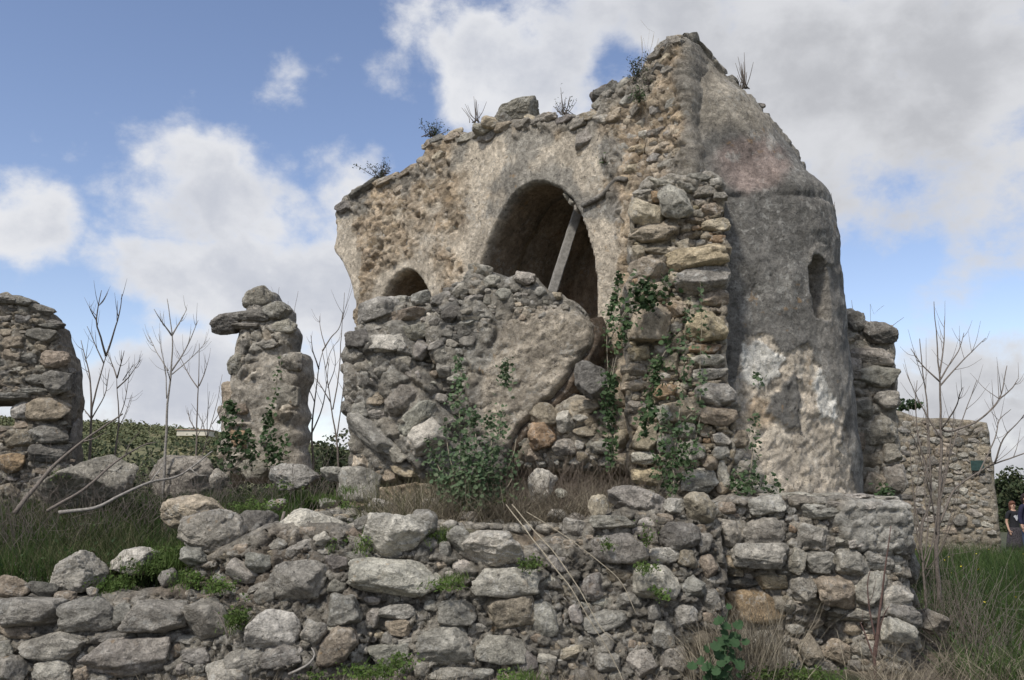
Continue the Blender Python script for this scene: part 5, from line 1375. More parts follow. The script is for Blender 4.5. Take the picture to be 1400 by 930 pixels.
tree('large bare tree with grey limbs in front of the far rubble wall', 9.4, [(1280, 760), (1281, 734), (1285, 664), (1287, 587), (1285, 528), (1281, 470), (1277, 412)],
     [[(1287, 587), (1300, 590), (1337, 575), (1366, 545), (1377, 500)], [(1284, 717), (1307, 669), (1340, 645), (1360, 634), (1400, 620), (1440, 606)], [(1257, 752), (1262, 715), (1272, 681), (1271, 620), (1268, 560), (1262, 510), (1257, 463)],
      [(1285, 520), (1300, 495), (1312, 475), (1318, 455)], [(1285, 528), (1310, 500), (1348, 463)], [(1285, 522), (1270, 508), (1258, 495), (1245, 477)], [(1285, 510), (1290, 470), (1291, 433)], [(1287, 587), (1305, 560), (1312, 540), (1316, 530)],
      [(1360, 634), (1372, 600), (1390, 580), (1406, 560)], [(1337, 650), (1360, 600), (1366, 575), (1382, 560)], [(1287, 600), (1262, 560), (1248, 530), (1240, 512)], [(1281, 734), (1275, 690), (1262, 640), (1250, 600), (1240, 590)], [(1285, 670), (1300, 620), (1310, 590), (1335, 520)],
      [(1282, 700), (1294, 650), (1300, 610), (1304, 560)], [(1272, 660), (1258, 610), (1252, 560), (1254, 520)], [(1366, 545), (1374, 540), (1384, 530), (1392, 516)]], .027, M_BARK, None, .5, 21, 'bare_tree', 'tree', 5, .12)
tree('bundle of dark thin stems growing close against the right side of the podium', 9.0, [(1262, 780), (1258, 730), (1250, 680), (1246, 640), (1243, 600)],
     [[(1262, 780), (1268, 720), (1264, 670), (1268, 620), (1266, 560)], [(1260, 760), (1250, 700), (1256, 650), (1250, 620)], [(1264, 780), (1276, 740), (1282, 690), (1290, 640), (1300, 600)], [(1266, 790), (1290, 740), (1304, 690), (1322, 640)], [(1262, 770), (1248, 740), (1246, 720), (1240, 690)],
      [(1262, 770), (1274, 745), (1294, 722), (1312, 712)], [(1266, 780), (1282, 760), (1300, 720), (1310, 680), (1312, 650)], [(1258, 770), (1254, 735), (1262, 700), (1254, 670)]], .014, M_BARK, None, .4, 23, 'stem_clump', 'shrub', 3)
tree('thin bare twigs sticking up from the top of the wall stub right of the apse', 10.9, [(1190, 446), (1195, 430), (1208, 418)], [[(1170, 440), (1166, 425), (1164, 410)], [(1215, 450), (1222, 444), (1236, 434)]], .008, M_BARK, None, .1, 25, 'twig_tuft', 'twigs', 0)

# dark upright dead stems in front of the podium
tree('dark reddish dead stem standing in front of the podium corner', 7.05, [(1196, 905), (1200, 860), (1208, 800), (1214, 750), (1218, 720)],
     [[(1198, 880), (1190, 840), (1186, 800), (1190, 780)], [(1196, 905), (1205, 850), (1214, 830)], [(1196, 905), (1180, 860), (1176, 850)]], .016, mat_plain('red_bark', (.11, .07, .06), .85, .3, 40, .3), None, .1, 27, 'dead_shrub', 'dead shrub', 1)

# fallen branches on the left, dry canes in the centre
def stick(name, label, cat, pts, r0, r1, mat, group=None, seed=0, side=()):
    P = [at(*p) for p in pts]
    V, Q, T = tube_np(smooth_path(P, .05, .012, seed), np.linspace(r0, r1, len(smooth_path(P, .05, .012, seed))), 7)
    o = link(name, mesh_np(name, V, Q, T), mat); tag(o, label, cat, group)
    for k, s in enumerate(side):
        branch('twig', [at(*p) for p in s], r1 * 1.2, .0015, mat, o, seed + k)
    return o
FBG = 'fallen branches on the left'
stick('fallen_branch', 'long dead branch slanting up in front of the left wall end', 'branch', [(20, 702, 8.0), (62, 649, 8.2), (113, 604, 8.4), (168, 566, 8.6)], .022, .007, M_BARK, FBG, 1, [[(113, 604, 8.4), (128, 600, 8.4), (146, 590, 8.3)]])
stick('fallen_branch', 'dead branch in the middle of the three lying across the left boulders', 'branch', [(64, 699, 7.8), (113, 670, 8.0), (154, 635, 8.3), (192, 611, 8.5), (213, 605, 8.6)], .016, .005, M_BARK, FBG, 2, [[(170, 626, 8.4), (178, 606, 8.4), (192, 590, 8.4)]])
stick('fallen_branch', 'long pale dead branch curving lowest of the three towards the pillar', 'branch', [(80, 701, 7.7), (130, 694, 7.8), (165, 677, 7.9), (206, 659, 8.1), (247, 649, 8.3), (291, 617, 8.6)], .017, .006, M_BARK_PALE, FBG, 3, [[(206, 659, 8.1), (220, 640, 8.2), (232, 628, 8.3)], [(260, 640, 8.3), (272, 650, 8.3), (286, 650, 8.3)]])
CG = 'dry canes drooping over the foreground wall'
stick('dry_cane', 'pale dry cane reaching furthest down right across the foreground wall', 'cane', [(692, 690, 7.3), (752, 768, 6.75), (786, 813, 6.55), (839, 904, 6.45), (852, 935, 6.4)], .005, .003, M_STALK, CG, 4)
stick('dry_cane', 'pale dry cane just right of the longest one, bending down in the middle', 'cane', [(700, 690, 7.3), (767, 768, 6.8), (800, 820, 6.6), (820, 858, 6.5), (842, 880, 6.45)], .005, .0025, M_STALK, CG, 5)
stick('dry_cane', 'shorter dry cane arching flat toward the right of the foreground wall', 'cane', [(720, 700, 7.25), (790, 745, 6.95), (845, 790, 6.7), (870, 840, 6.55)], .0035, .002, M_STALK, CG, 6)
stick('dead_stick', 'short dead stick standing beside the pale wedge-shaped boulder', 'stick', [(387, 742, 7.05), (385, 720, 7.1), (389, 700, 7.15)], .018, .012, M_BARK, None, 7)
stick('dead_twig', 'dark forked twig lying on the pointed stone at the left of the wall', 'twig', [(312, 873, 6.35), (306, 855, 6.35), (297, 840, 6.38), (290, 836, 6.4)], .006, .002, M_BARK, None, 8, [[(306, 855, 6.35), (302, 838, 6.36), (297, 826, 6.4)]])
stick('bare_root', 'pale bare root curling out under the concreted lump at the bottom', 'root', [(395, 922, 6.3), (410, 915, 6.25), (424, 906, 6.25), (430, 895, 6.28), (426, 886, 6.32)], .010, .004, M_BARK_PALE, None, 9)
# fine dark thicket of dead twigs, left
g = np.random.default_rng(31)
def thicket(name, label, boxes, n, L, mat, seed, r=.0035, cat='dead twigs'):
    g = np.random.default_rng(seed); VV = []; QQ = []; TT = []; off = 0
    for k in range(n):
        (x0, x1, y0, y1) = boxes[g.integers(len(boxes))]
        X, Y = g.uniform(x0, x1), g.uniform(y0, y1); z = float(ground_h(X, Y)[0])
        l = L * g.uniform(.4, 1.15); d = np.array([g.normal() * .5, g.normal() * .4, 1]); d /= np.linalg.norm(d)
        b_ = g.normal(size=3) * .16
        p = [np.array([X, Y, z]), np.array([X, Y, z]) + d * l * .5 + b_ * l * .5, np.array([X, Y, z]) + d * l + b_ * l]
        P = smooth_path(p, .12, .02, k)
        for q in range(3):
            if q: 
                i = g.integers(len(P) // 3, len(P)); e = d + g.normal(size=3) * .8; e /= np.linalg.norm(e); Pq = smooth_path([P[i], P[i] + e * l * .18, P[i] + e * l * .35 + [0, 0, .02]], .12, .01, k + q)
            else: Pq = P
            V, Q, T = tube_np(Pq, np.linspace(r * (1 if q == 0 else .55), r * .25, len(Pq)), 3)
            VV.append(V); QQ.append(Q + off); TT.append(T + off); off += len(V)
    return tag(link(name, mesh_np(name, np.vstack(VV), np.vstack(QQ), np.vstack(TT)), mat), label, cat, None, 'stuff')
thicket('dead_twigs', 'grey-brown tangle of fine dead twigs left of the pillar', [(-4.6, -2.6, 8.0, 9.8), (-3.6, -1.9, 8.6, 10.4), (-5.0, -3.6, 7.6, 9.0)], 620, .62, M_BARK, 41)
thicket('dead_twigs', 'dense brown tangle of dead stems in front of the fallen block and pier', [(-.6, 1.15, 7.6, 8.35), (-.4, .6, 7.5, 8.0), (.1, 1.1, 7.9, 8.5)], 700, .46, mat_plain('brown_twig', (.15, .12, .095), .9, .35, 40, .2), 42, .0032)
thicket('dead_twigs', 'dark tangle of dead stems beside the podium on the right', [(3.7, 4.3, 7.6, 9.2), (3.6, 4.0, 7.2, 8.2)], 150, .8, M_BARK, 43)

# ================================================================== LEAFY PLANTS
def creeper(label, paths, n, size, spread, mat, name='creeper', cat='climbing plant', group=None, seed=1, lobes=True, stemr=.006, wob=.01, stem_mat=None):
    """paths: lists of (px, py, Y); leaves gather along them"""
    g = np.random.default_rng(seed)
    p0 = at(*paths[0][0]); root = empty(name, p0, label, cat, group)
    C = []; tot = 0; SP = []
    for k, pth in enumerate(paths):
        pts = [at(*p) for p in pth]; P = smooth_path(pts, .04, wob, seed + k); SP.append(P)
        V, Q, T = tube_np(P, np.linspace(stemr, stemr * .35, len(P)), 5)
        link('stem', mesh_np('stem', V, Q, T), stem_mat or M_STALK, root)
    Ls = np.array([len(P) for P in SP], float); Ls /= Ls.sum()
    for P, f in zip(SP, Ls):
        m = int(n * f); t = g.beta(1.3, 1.0, m); i = np.minimum((t * (len(P) - 1)).astype(int), len(P) - 1)
        clump = fbm(P, 4, 3, off=seed * 3.3); keep = clump[i] + g.normal(size=m) * .15 > -.18
        i = i[keep]; q = g.normal(size=(len(i), 3)) * spread * (.45 + .75 * (1 - np.abs(2 * (i / len(P)) - .9)))[:, None]; q[:, 1] = -np.abs(q[:, 1]) * .8
        C.append(P[i] + q)
    C = np.vstack(C)
    leaf_mesh('foliage', C, size, mat, root, .35, .85, seed, lobes)
    return root
CR = 'creepers climbing the masonry pier'
creeper('tallest green creeper hanging between the arch and the pier, reaching up to the arch shoulder', [[(838, 640, 8.0), (836, 580, 8.02), (832, 520, 8.05), (830, 460, 8.05), (840, 410, 8.1), (846, 370, 8.15)], [(832, 470, 8.05), (852, 430, 7.95), (872, 400, 7.9), (884, 385, 7.9)], [(830, 560, 8.0), (840, 500, 8.0), (858, 440, 7.95)], [(836, 640, 8.0), (829, 560, 8.0), (838, 490, 8.0)]], 950, .040, .042, M_LEAF, group=CR, seed=3)
creeper('dark fern-like green tuft growing high on the pier below the ochre stones', [[(885, 420, 7.95), (875, 402, 7.85), (880, 385, 7.85)], [(885, 415, 7.95), (895, 398, 7.85)], [(870, 430, 7.95), (858, 425, 7.85), (850, 440, 7.85)], [(908, 395, 7.95), (910, 382, 7.9)]], 300, .046, .06, M_LEAF, name='fern_tuft', cat='fern', group=CR, seed=5)
creeper('green creeper in the middle of the pier with its pale top stem', [[(880, 600, 7.85), (888, 560, 7.85), (895, 520, 7.85), (898, 485, 7.85)], [(895, 520, 7.85), (905, 490, 7.8), (915, 470, 7.8), (905, 458, 7.8)], [(890, 540, 7.85), (884, 570, 7.8), (870, 582, 7.8)]], 420, .042, .045, M_LEAF, group=CR, seed=7)
creeper('green creeper on the right of the pier reaching up as a single thin bare stem', [[(910, 665, 7.75), (925, 600, 7.78), (932, 540, 7.78), (936, 480, 7.8), (938, 430, 7.8), (945, 405, 7.8)], [(918, 640, 7.75), (905, 600, 7.78), (912, 560, 7.78)], [(925, 600, 7.78), (940, 570, 7.75), (952, 560, 7.75)]], 380, .040, .045, M_LEAF_PALE, group=CR, seed=9)
creeper('thin single-stemmed weed with a small leafy top on the right edge of the pier', [[(957, 560, 7.75), (958, 480, 7.78), (959, 420, 7.78), (957, 383, 7.78)], [(957, 570, 7.75), (952, 600, 7.75), (945, 620, 7.75)]], 150, .04, .035, M_LEAF_PALE, group=CR, seed=11, stemr=.004)
creeper('dense leafy creeper hanging at the foot of the pier', [[(918, 672, 7.65), (900, 640, 7.7), (905, 600, 7.72)], [(918, 672, 7.65), (920, 640, 7.68), (930, 600, 7.7)], [(920, 672, 7.65), (938, 640, 7.68), (945, 600, 7.7)], [(915, 676, 7.6), (922, 650, 7.62), (912, 630, 7.65)]], 380, .038, .045, M_LEAF, group=CR, seed=13)
creeper('small green sprig rooted low on the apse beside the pier', [[(1020, 668, 7.95), (1028, 630, 7.98), (1030, 590, 8.0), (1034, 560, 8.02)], [(1020, 668, 7.95), (1010, 650, 7.95), (1003, 640, 7.95)], [(1034, 515, 8.05), (1036, 520, 8.05), (1037, 528, 8.05)]], 170, .038, .035, M_LEAF_PALE, name='wall_weed', cat='weed', seed=15)
creeper('low green weed tuft on top of the podium near the pier', [[(1018, 676, 7.7), (1030, 660, 7.72), (1045, 664, 7.72)], [(1050, 672, 7.7), (1062, 664, 7.7)], [(1010, 672, 7.7), (1004, 655, 7.7)]], 170, .035, .04, M_LEAF, name='wall_weed', cat='weed', seed=17)
creeper('small green weed on top of the podium at its right end', [[(1212, 682, 8.0), (1206, 672, 8.0), (1220, 670, 8.0)]], 70, .035, .035, M_LEAF, name='wall_weed', cat='weed', seed=19)
creeper('round bright green tuft on the stones below the broad boulder', [[(884, 738, 6.85), (880, 722, 6.8), (872, 720, 6.8)], [(884, 738, 6.85), (890, 720, 6.8), (896, 722, 6.8)]], 230, .024, .045, M_GRASS_B, name='green_tuft', cat='weed', seed=21, lobes=False)
creeper('creeper of dark green leaves on the left face of the standing pillar', [[(315, 640, 11.4), (312, 600, 11.35), (318, 570, 11.35), (314, 548, 11.35)], [(320, 640, 11.4), (330, 620, 11.35), (328, 590, 11.35)], [(310, 660, 11.3), (305, 630, 11.3), (314, 600, 11.3)]], 420, .06, .07, M_LEAF, group='creepers on the standing pillar', seed=23)
creeper('creeper of dark green leaves low on the right of the standing pillar', [[(372, 640, 11.4), (370, 610, 11.3), (368, 580, 11.3), (368, 562, 11.3)], [(378, 640, 11.4), (390, 615, 11.3), (388, 600, 11.3)], [(345, 640, 11.4), (342, 610, 11.3), (340, 590, 11.3)]], 380, .055, .06, M_LEAF, group='creepers on the standing pillar', seed=25)
creeper('thin weed with small leaves high on the standing pillar', [[(385, 520, 11.35), (384, 500, 11.3), (383, 482, 11.3)], [(372, 560, 11.3), (376, 530, 11.3), (380, 500, 11.3)]], 70, .045, .04, M_LEAF, name='wall_weed', cat='weed', seed=27)
# big leafy bush before the fallen block
creeper('large leafy green bush of upright stems in front of the fallen masonry block', [[(640, 700, 7.7), (632, 640, 7.75), (628, 560, 7.8), (630, 520, 7.82), (626, 488, 7.85)], [(660, 700, 7.7), (676, 620, 7.75), (686, 560, 7.8), (690, 520, 7.82), (691, 490, 7.85)], [(650, 700, 7.7), (652, 640, 7.6), (650, 590, 7.6), (646, 560, 7.65)],
     [(630, 690, 7.7), (605, 650, 7.7), (590, 615, 7.75), (585, 600, 7.75)], [(655, 700, 7.7), (668, 650, 7.6), (672, 600, 7.6), (668, 570, 7.65)], [(640, 690, 7.65), (622, 650, 7.6), (612, 610, 7.6), (610, 580, 7.65)], [(665, 700, 7.7), (690, 650, 7.7), (702, 620, 7.75), (706, 600, 7.75)], [(645, 700, 7.55), (640, 660, 7.5), (636, 620, 7.5), (640, 590, 7.5)],
     [(660, 700, 7.55), (662, 660, 7.5), (660, 625, 7.5)], [(640, 690, 7.6), (610, 665, 7.55), (598, 650, 7.55)], [(662, 690, 7.6), (690, 670, 7.6), (700, 655, 7.6)]], 2700, .036, .055, M_LEAF_PALE, name='leafy_bush', cat='bush', seed=31, stemr=.008)
# large-leaved mallow at the bottom: leaves one can pick apart
mal = empty('broad_leaved_plant', at(985, 935, 6.3), 'upright plant with broad lobed green leaves at the foot of the podium', 'plant')
tplL = np.array([(0, -.5, 0), (.30, -.46, .05), (.52, -.15, .08), (.36, 0, .05), (.44, .25, .07), (.16, .26, .03), (0, .58, -.06), (-.16, .26, .03), (-.44, .25, .07), (-.36, 0, .05), (-.52, -.15, .08), (-.30, -.46, .05), (0, 0, -.03)])
meL = mesh_np('leaf', tplL, T=np.array([(12, k, (k + 1) % 12) for k in range(12)]), smooth=False); meL.materials.append(mat_blades('mallow_leaf', [(.05, .10, .04), (.07, .14, .06)], .3))
g = np.random.default_rng(77)
for k, pth in enumerate([[(985, 940, 6.32), (986, 900, 6.32), (990, 860, 6.34), (998, 830, 6.36)], [(980, 940, 6.3), (972, 905, 6.28), (968, 880, 6.28)], [(990, 940, 6.3), (1004, 905, 6.28), (1006, 880, 6.28)], [(985, 940, 6.25), (990, 900, 6.22), (996, 870, 6.22)]]):
    P = smooth_path([at(*p) for p in pth], .03, .006, k); V, Q, T = tube_np(P, np.linspace(.006, .0025, len(P)), 5); link('stem', mesh_np('stem', V, Q, T), M_LEAF_PALE, mal)
    for q in range(15 if k else 24):
        i = int(g.uniform(.1, 1) * (len(P) - 1)); c = Vector(P[i]) + Vector((g.normal() * .065, -abs(g.normal()) * .05, g.normal() * .04))
        nrm = Vector((g.normal() * .5, -.6 - g.random() * .5, .5 + g.random() * .6)).normalized()
        s = g.uniform(.045, .085); qd = nrm.to_track_quat('Z', 'Y').to_matrix() @ Matrix.Rotation(g.uniform(-2.4, -.7) + math.pi * .5, 3, 'Z')
        link('leaf', meL, None, mal, Matrix.Translation(c) @ (qd.to_4x4() @ Matrix.Scale(s, 4)))

# small grey shrubs on the wall tops
def top_shrub(label, px, py, Y, w, h, n, seed, mat=None, size=.03):
    g = np.random.default_rng(seed); c = at(px, py, Y); k = Y / ray(px, py)[1] / F
    root = empty('wall_top_shrub', c, label, 'shrub', 'small shrubs growing on the wall tops')
    VV, QQ, TT, CC, off = [], [], [], [], 0
    for q in range(18):
        e = np.array([g.normal() * w * k * .30, g.normal() * .08, abs(g.normal()) * h * k * .45 + h * k * .3]); st = np.array(c) + [g.normal() * w * k * .22, 0, -h * k * .35]
        P = smooth_path([st, np.array(c) + e * .5 + [0, 0, -h * k * .3], np.array(c) + e], .04, .01, q)
        V, Q, T = tube_np(P, np.linspace(.005, .002, len(P)), 4); VV.append(V); QQ.append(Q + off); TT.append(T + off); off += len(V); CC.append(P[len(P) // 3:])
    link('stems', mesh_np('stems', np.vstack(VV), np.vstack(QQ), np.vstack(TT)), M_BARK, root)
    if n:
        CC = np.vstack(CC); i = g.integers(0, len(CC), n); leaf_mesh('foliage', CC[i] + g.normal(size=(n, 3)) * .022, size, mat or M_SHRUB, root, .2, .5, seed)
    return root
top_shrub('dark low shrub on the lowest, left end of the arched wall top', 522, 238, 11.55, 40, 18, 500, 1)
top_shrub('dark bushy shrub on the step of the wall top, left of the capping stones', 592, 182, 10.9, 30, 16, 420, 2)
top_shrub('thin leafless shrub just left of the capping boulder', 651, 160, 10.4, 24, 24, 0, 3)
top_shrub('small wiry shrub on the wall top right of the capping boulder', 772, 150, 9.55, 26, 22, 60, 4)
top_shrub('dark grey shrub high on the wall just below the peak', 872, 104, 8.7, 34, 26, 460, 5)
top_shrub('second grey shrub clinging on the slope beneath the peak', 890, 118, 8.6, 22, 24, 240, 8)
top_shrub('bright green leafy tuft below the peak shrub', 873, 131, 8.55, 18, 12, 160, 6, M_LEAF, .035)
top_shrub('wispy dry shrub on the right slope of the pointed roof', 1018, 112, 8.95, 22, 30, 0, 7)
top_shrub('thin shrub on top of the far right corner of the apse cornice', 1136, 290, 9.7, 8, 20, 0, 9)
top_shrub('small green tuft on the plaster near the arch shoulder', 826, 221, 8.95, 10, 6, 40, 10, M_LEAF, .03)
# tall seed stalks by the peak
tree('faint dry seed stalks standing on the wall beside the peak', 8.6, [(878, 100), (884, 70), (888, 40)], [[(876, 100), (878, 70), (876, 48)], [(880, 100), (890, 66), (895, 44)], [(882, 100), (894, 74), (900, 52)]], .0035, M_STALK, None, .1, 29, 'seed_stalks', 'dry stalks', 2)

# ================================================================== GRASS
def scatter(n, x0, x1, y0, y1, fn=None, seed=0):
    g = np.random.default_rng(seed); X = g.uniform(x0, x1, n); Y = g.uniform(y0, y1, n)
    P = np.column_stack([X, Y, ground_h(X, Y)])
    m = np.ones(n, bool)
    if fn is not None: m = fn(P, g)
    return P[m]
dens_f = lambda th: (lambda P, g: fbm(P * [1, 1, 0], 1.3, 3, off=5) + g.random(len(P)) * .6 > th)
P = scatter(34000, -6.6, -2.1, 6.98, 10.2, lambda P, g: (fbm(P * [1, 1, 0], 1.3, 3, off=5) + g.random(len(P)) * .5 > .02) & (P[:, 0] < -2.1 - (P[:, 1] < 7.5) * .5), 1)
tag(blade_mesh('grass', P, .30, M_GRASS, None, .55, .008, 1), 'dark green grass on the slope behind the left end of the low wall', 'grass', None, 'stuff')
P = scatter(15000, -6.4, -2.3, 6.98, 9.0, dens_f(.35), 2)
tag(blade_mesh('dry_grass', P, .42, M_THATCH, None, .8, .006, 2), 'faded brown grass mixed into the left slope', 'dry grass', None, 'stuff')
# bright short tufts
def tufts(name, label, spots, n, L, mat, seed, width=.006, lean=.6):
    g = np.random.default_rng(seed); PP = []
    for (px, py, Y, w, h) in spots:
        c = at(px, py, Y); k = Y / F; m = int(n * w * h / 900) + 20
        X = c.x + g.normal(size=m) * w * k * .35; Yv = Y + g.normal(size=m) * .12; Z = c.z + g.normal(size=m) * h * k * .22 - L * .4
        PP.append(np.column_stack([X, Yv, Z]))
    return tag(blade_mesh(name, np.vstack(PP), L, mat, None, lean, width, seed), label, 'grass', None, 'stuff')
tufts('bright_grass', 'bright green clover and grass tufts among the left boulders', [(232, 755, 7.3, 50, 30), (205, 775, 7.05, 40, 20), (160, 800, 6.95, 30, 26), (262, 790, 6.85, 26, 22), (240, 765, 7.0, 30, 24), (345, 692, 7.9, 40, 6), (460, 745, 7.0, 20, 18), (500, 745, 6.95, 14, 26), (325, 845, 6.6, 18, 30), (445, 680, 8.2, 36, 12), (300, 800, 6.75, 20, 14), (605, 730, 7.05, 12, 20), (590, 735, 7.1, 8, 14),
      (505, 918, 6.35, 40, 10), (545, 908, 6.4, 24, 8), (720, 925, 6.35, 30, 10), (1060, 925, 6.5, 60, 10), (1110, 925, 6.5, 50, 10), (880, 776, 6.7, 16, 10), (620, 790, 6.75, 30, 12), (725, 770, 6.8, 14, 14), (685, 672, 8, 30, 8), (825, 740, 6.9, 12, 10), (475, 668, 8.3, 20, 10)], 420, .07, M_GRASS_B, 5, .006)
def weeds(name, label, spots, n, size, mat, seed):
    g = np.random.default_rng(seed); PP = []
    for (px, py, Y, w, h) in spots:
        c = at(px, py, Y); k = Y / F; m = int(n * w * h / 900) + 15
        ctr = g.normal(size=(m // 8 + 1, 2)) * .4; q = ctr[g.integers(0, len(ctr), m)]
        PP.append(np.column_stack([c.x + q[:, 0] * w * k + g.normal(size=m) * .02, Y + g.normal(size=m) * .06, c.z + q[:, 1] * h * k * .6 + g.normal(size=m) * .018]))
    return tag(leaf_mesh(name, np.vstack(PP), size, mat, None, .6, .9, seed), label, 'weeds', None, 'stuff')
weeds('low_weeds', 'small round-leaved green weeds rooted between the stones of the foreground wall', [(205, 775, 7.0, 46, 24), (240, 762, 7.1, 50, 26), (160, 800, 6.9, 30, 26), (262, 792, 6.8, 30, 26), (460, 745, 6.95, 22, 22), (500, 745, 6.9, 14, 30), (325, 845, 6.5, 20, 34), (300, 800, 6.65, 24, 18), (590, 735, 7.0, 10, 18), (505, 918, 6.3, 50, 14), (545, 905, 6.3, 30, 16),
      (610, 800, 6.65, 36, 10), (470, 690, 7.9, 30, 8), (725, 772, 6.7, 16, 18), (885, 776, 6.6, 16, 12), (1060, 922, 6.4, 60, 14), (1110, 925, 6.4, 40, 10), (685, 685, 7.6, 26, 8), (830, 745, 6.8, 12, 12), (900, 810, 6.6, 12, 22), (430, 925, 6.3, 20, 10), (700, 925, 6.3, 30, 8), (85, 650, 8.6, 24, 14), (380, 665, 9.0, 30, 8), (352, 690, 7.85, 60, 10)], 330, .024, M_GRASS_B, 91)
P = scatter(3600, -6.4, -2.2, 7.0, 9.8, dens_f(.4), 92); P[:, 2] += np.random.default_rng(2).random(len(P)) * .22
tag(leaf_mesh('low_weeds', P, .045, M_LEAF, None, .6, .7, 92), 'dark broad-leaved weeds mixed through the grass on the left bank', 'weeds', None, 'stuff')
P = scatter(5000, 3.8, 9.5, 6.6, 13, dens_f(.4), 93); P[:, 2] += np.random.default_rng(2).random(len(P)) * .24
tag(leaf_mesh('low_weeds', P, .045, M_LEAF, None, .6, .7, 93), 'dark broad-leaved weeds mixed through the grass right of the podium', 'weeds', None, 'stuff')
P = scatter(62000, 3.3, 11.5, 6.3, 17.5, lambda P, g: (fbm(P * [1, 1, 0], .9, 3, off=15) + g.random(len(P)) * .5 > .0) & ((P[:, 0] > 4.0) | (P[:, 1] < 7.3)) & (g.random(len(P)) < np.clip(9.5 / P[:, 1], .3, 1)), 6)
tag(blade_mesh('grass', P, .34, M_GRASS, None, .6, .009, 6), 'tall dark green grass on the ground right of the podium', 'grass', None, 'stuff')
P = scatter(3500, 3.6, 11, 6.5, 17, dens_f(.45), 7)
tag(blade_mesh('dry_grass', P, .50, M_THATCH, None, .7, .006, 7), 'straw-coloured stalks standing in the right-hand grass', 'dry grass', None, 'stuff')
P = scatter(7000, -1.1, 1.25, 7.35, 8.5, dens_f(.1), 8)
tag(blade_mesh('dry_grass', P, .42, M_DRY, None, .9, .006, 8, 4, 1.0), 'dry brown grass hanging between the leafy bush and the pier', 'dry grass', None, 'stuff')
P = scatter(1300, -1.3, -.2, 7.4, 8.3, dens_f(.3), 9)
tag(blade_mesh('dry_grass', P, .5, M_THATCH, None, .6, .005, 9, 4, 1.0), 'olive brown grass at the left foot of the leafy bush', 'dry grass', None, 'stuff')
P = scatter(15000, -6, 4.6, 5.7, 6.6, lambda P, g: (fbm(P * [1, 1, 0], 1.6, 3, off=25) + g.random(len(P)) * .4 > .12), 10)
tag(blade_mesh('dry_grass', P, .20, M_DRY, None, .8, .005, 10), 'thin dry grass along the foot of the foreground wall', 'dry grass', None, 'stuff')
P = scatter(800, 1.25, 1.95, 6.3, 7.0, None, 11); P[:, 2] = .22 + np.random.default_rng(1).random(len(P)) * .25
tag(blade_mesh('dry_grass', P, .50, M_DRY, None, .6, .005, 11, 4, .8), 'upright brown stems filling the gap between the low wall and the podium', 'dry grass', None, 'stuff')
P = scatter(900, 2.5, 3.9, 6.2, 7.0, dens_f(.2), 12)
tag(blade_mesh('dry_grass', P, .42, M_DRY, None, .9, .006, 12, 4, 1.1), 'long arching dry grass at the right foot of the podium', 'dry grass', None, 'stuff')
P = scatter(5000, -3.2, 1.5, 8.0, 11.5, dens_f(.5), 13)
tag(blade_mesh('dry_grass', P, .16, M_THATCH, None, .8, .006, 13), 'short faded grass over the middle of the terrace', 'dry grass', None, 'stuff')
g = np.random.default_rng(3)
yl = scatter(60, 4.3, 8, 8, 15, None, 14); yl[:, 2] += .34
tag(leaf_mesh('yellow_flowers', yl, .035, mat_plain('yellow_petal', (.6, .5, .03), .6, .1, 5, 0), None, 1.5, .9, 4), 'tiny yellow flowers dotted in the right-hand grass', 'flowers', None, 'stuff')

# ================================================================== HEDGE, FAR BUSHES AND TREES
def leaf_mass(name, label, cat, blobs, n, size, mat, seed, kind=None, group=None, trunk=None):
    """foliage spread through a cluster of uneven clumps"""
    g = np.random.default_rng(seed); B_ = np.array(blobs, float)
    w = (B_[:, 3] * B_[:, 4] * B_[:, 5]) ** (2 / 3); w /= w.sum(); i = g.choice(len(B_), n, p=w)
    d = g.normal(size=(n, 3)); d /= np.linalg.norm(d, axis=1)[:, None]; r = g.random(n) ** .35
    C = B_[i, :3] + d * r[:, None] * B_[i, 3:6]
    C = C + np.stack([fbm(C, .9 / max(.5, size * 8), 3, off=s) for s in (0, 5, 11)], 1) * B_[:, 3].mean() * .45
    k = fbm(C, .5 / size * .35, 3, off=seed) + g.random(n) * .25
    C = C[k > -.1]
    if trunk:
        root = empty(name, trunk[0], label, cat, group)
        P = smooth_path(trunk, .5, .05, seed); V, Q, T = tube_np(P, np.linspace(trunk_r := (B_[:, 3].mean() * .09), trunk_r * .3, len(P)), 7)
        link('trunk', mesh_np('trunk', V, Q, T), M_BARK, root)
        leaf_mesh('crown', C, size, mat, root, .3, .8, seed); return root
    return tag(leaf_mesh(name, C, size, mat, None, .3, .8, seed), label, cat, group, kind)
g = np.random.default_rng(9)
bl = []
for k in range(46):
    X = -14.5 + k * .30 + g.normal() * .15; Yh = 21 + g.normal() * .5
    ztop = 1.6 + Yh * math.tan(math.atan((465 - (600 + 8 * math.sin(k * .7) + (k < 9) * 4 + (X > -6.5) * 8)) / F) + PITCH)
    rz = .75 * g.uniform(.8, 1.1); bl.append((X, Yh, ztop - rz, .6, .6, rz)); bl.append((X, Yh, ztop - rz - .8, .7, .7, .8))
leaf_mass('hedge', 'dark green overgrown hedge behind the bare saplings', 'hedge', bl, 26000, .10, M_SHRUB, 51)
bl = [(at(440 + k * 9, 603 + 3 * math.sin(k * 2), 17).x, 17 + g.normal() * .2, 1.6 + g.uniform(.45, .75), .28, .3, .5) for k in range(5)] + [(at(430 + k * 12, 620, 17).x, 17, 1.7, .4, .4, .5) for k in range(5)]
leaf_mass('bush', 'dark bush right of the pillar, behind the forked saplings', 'bush', bl, 2600, .08, M_SHRUB, 52)
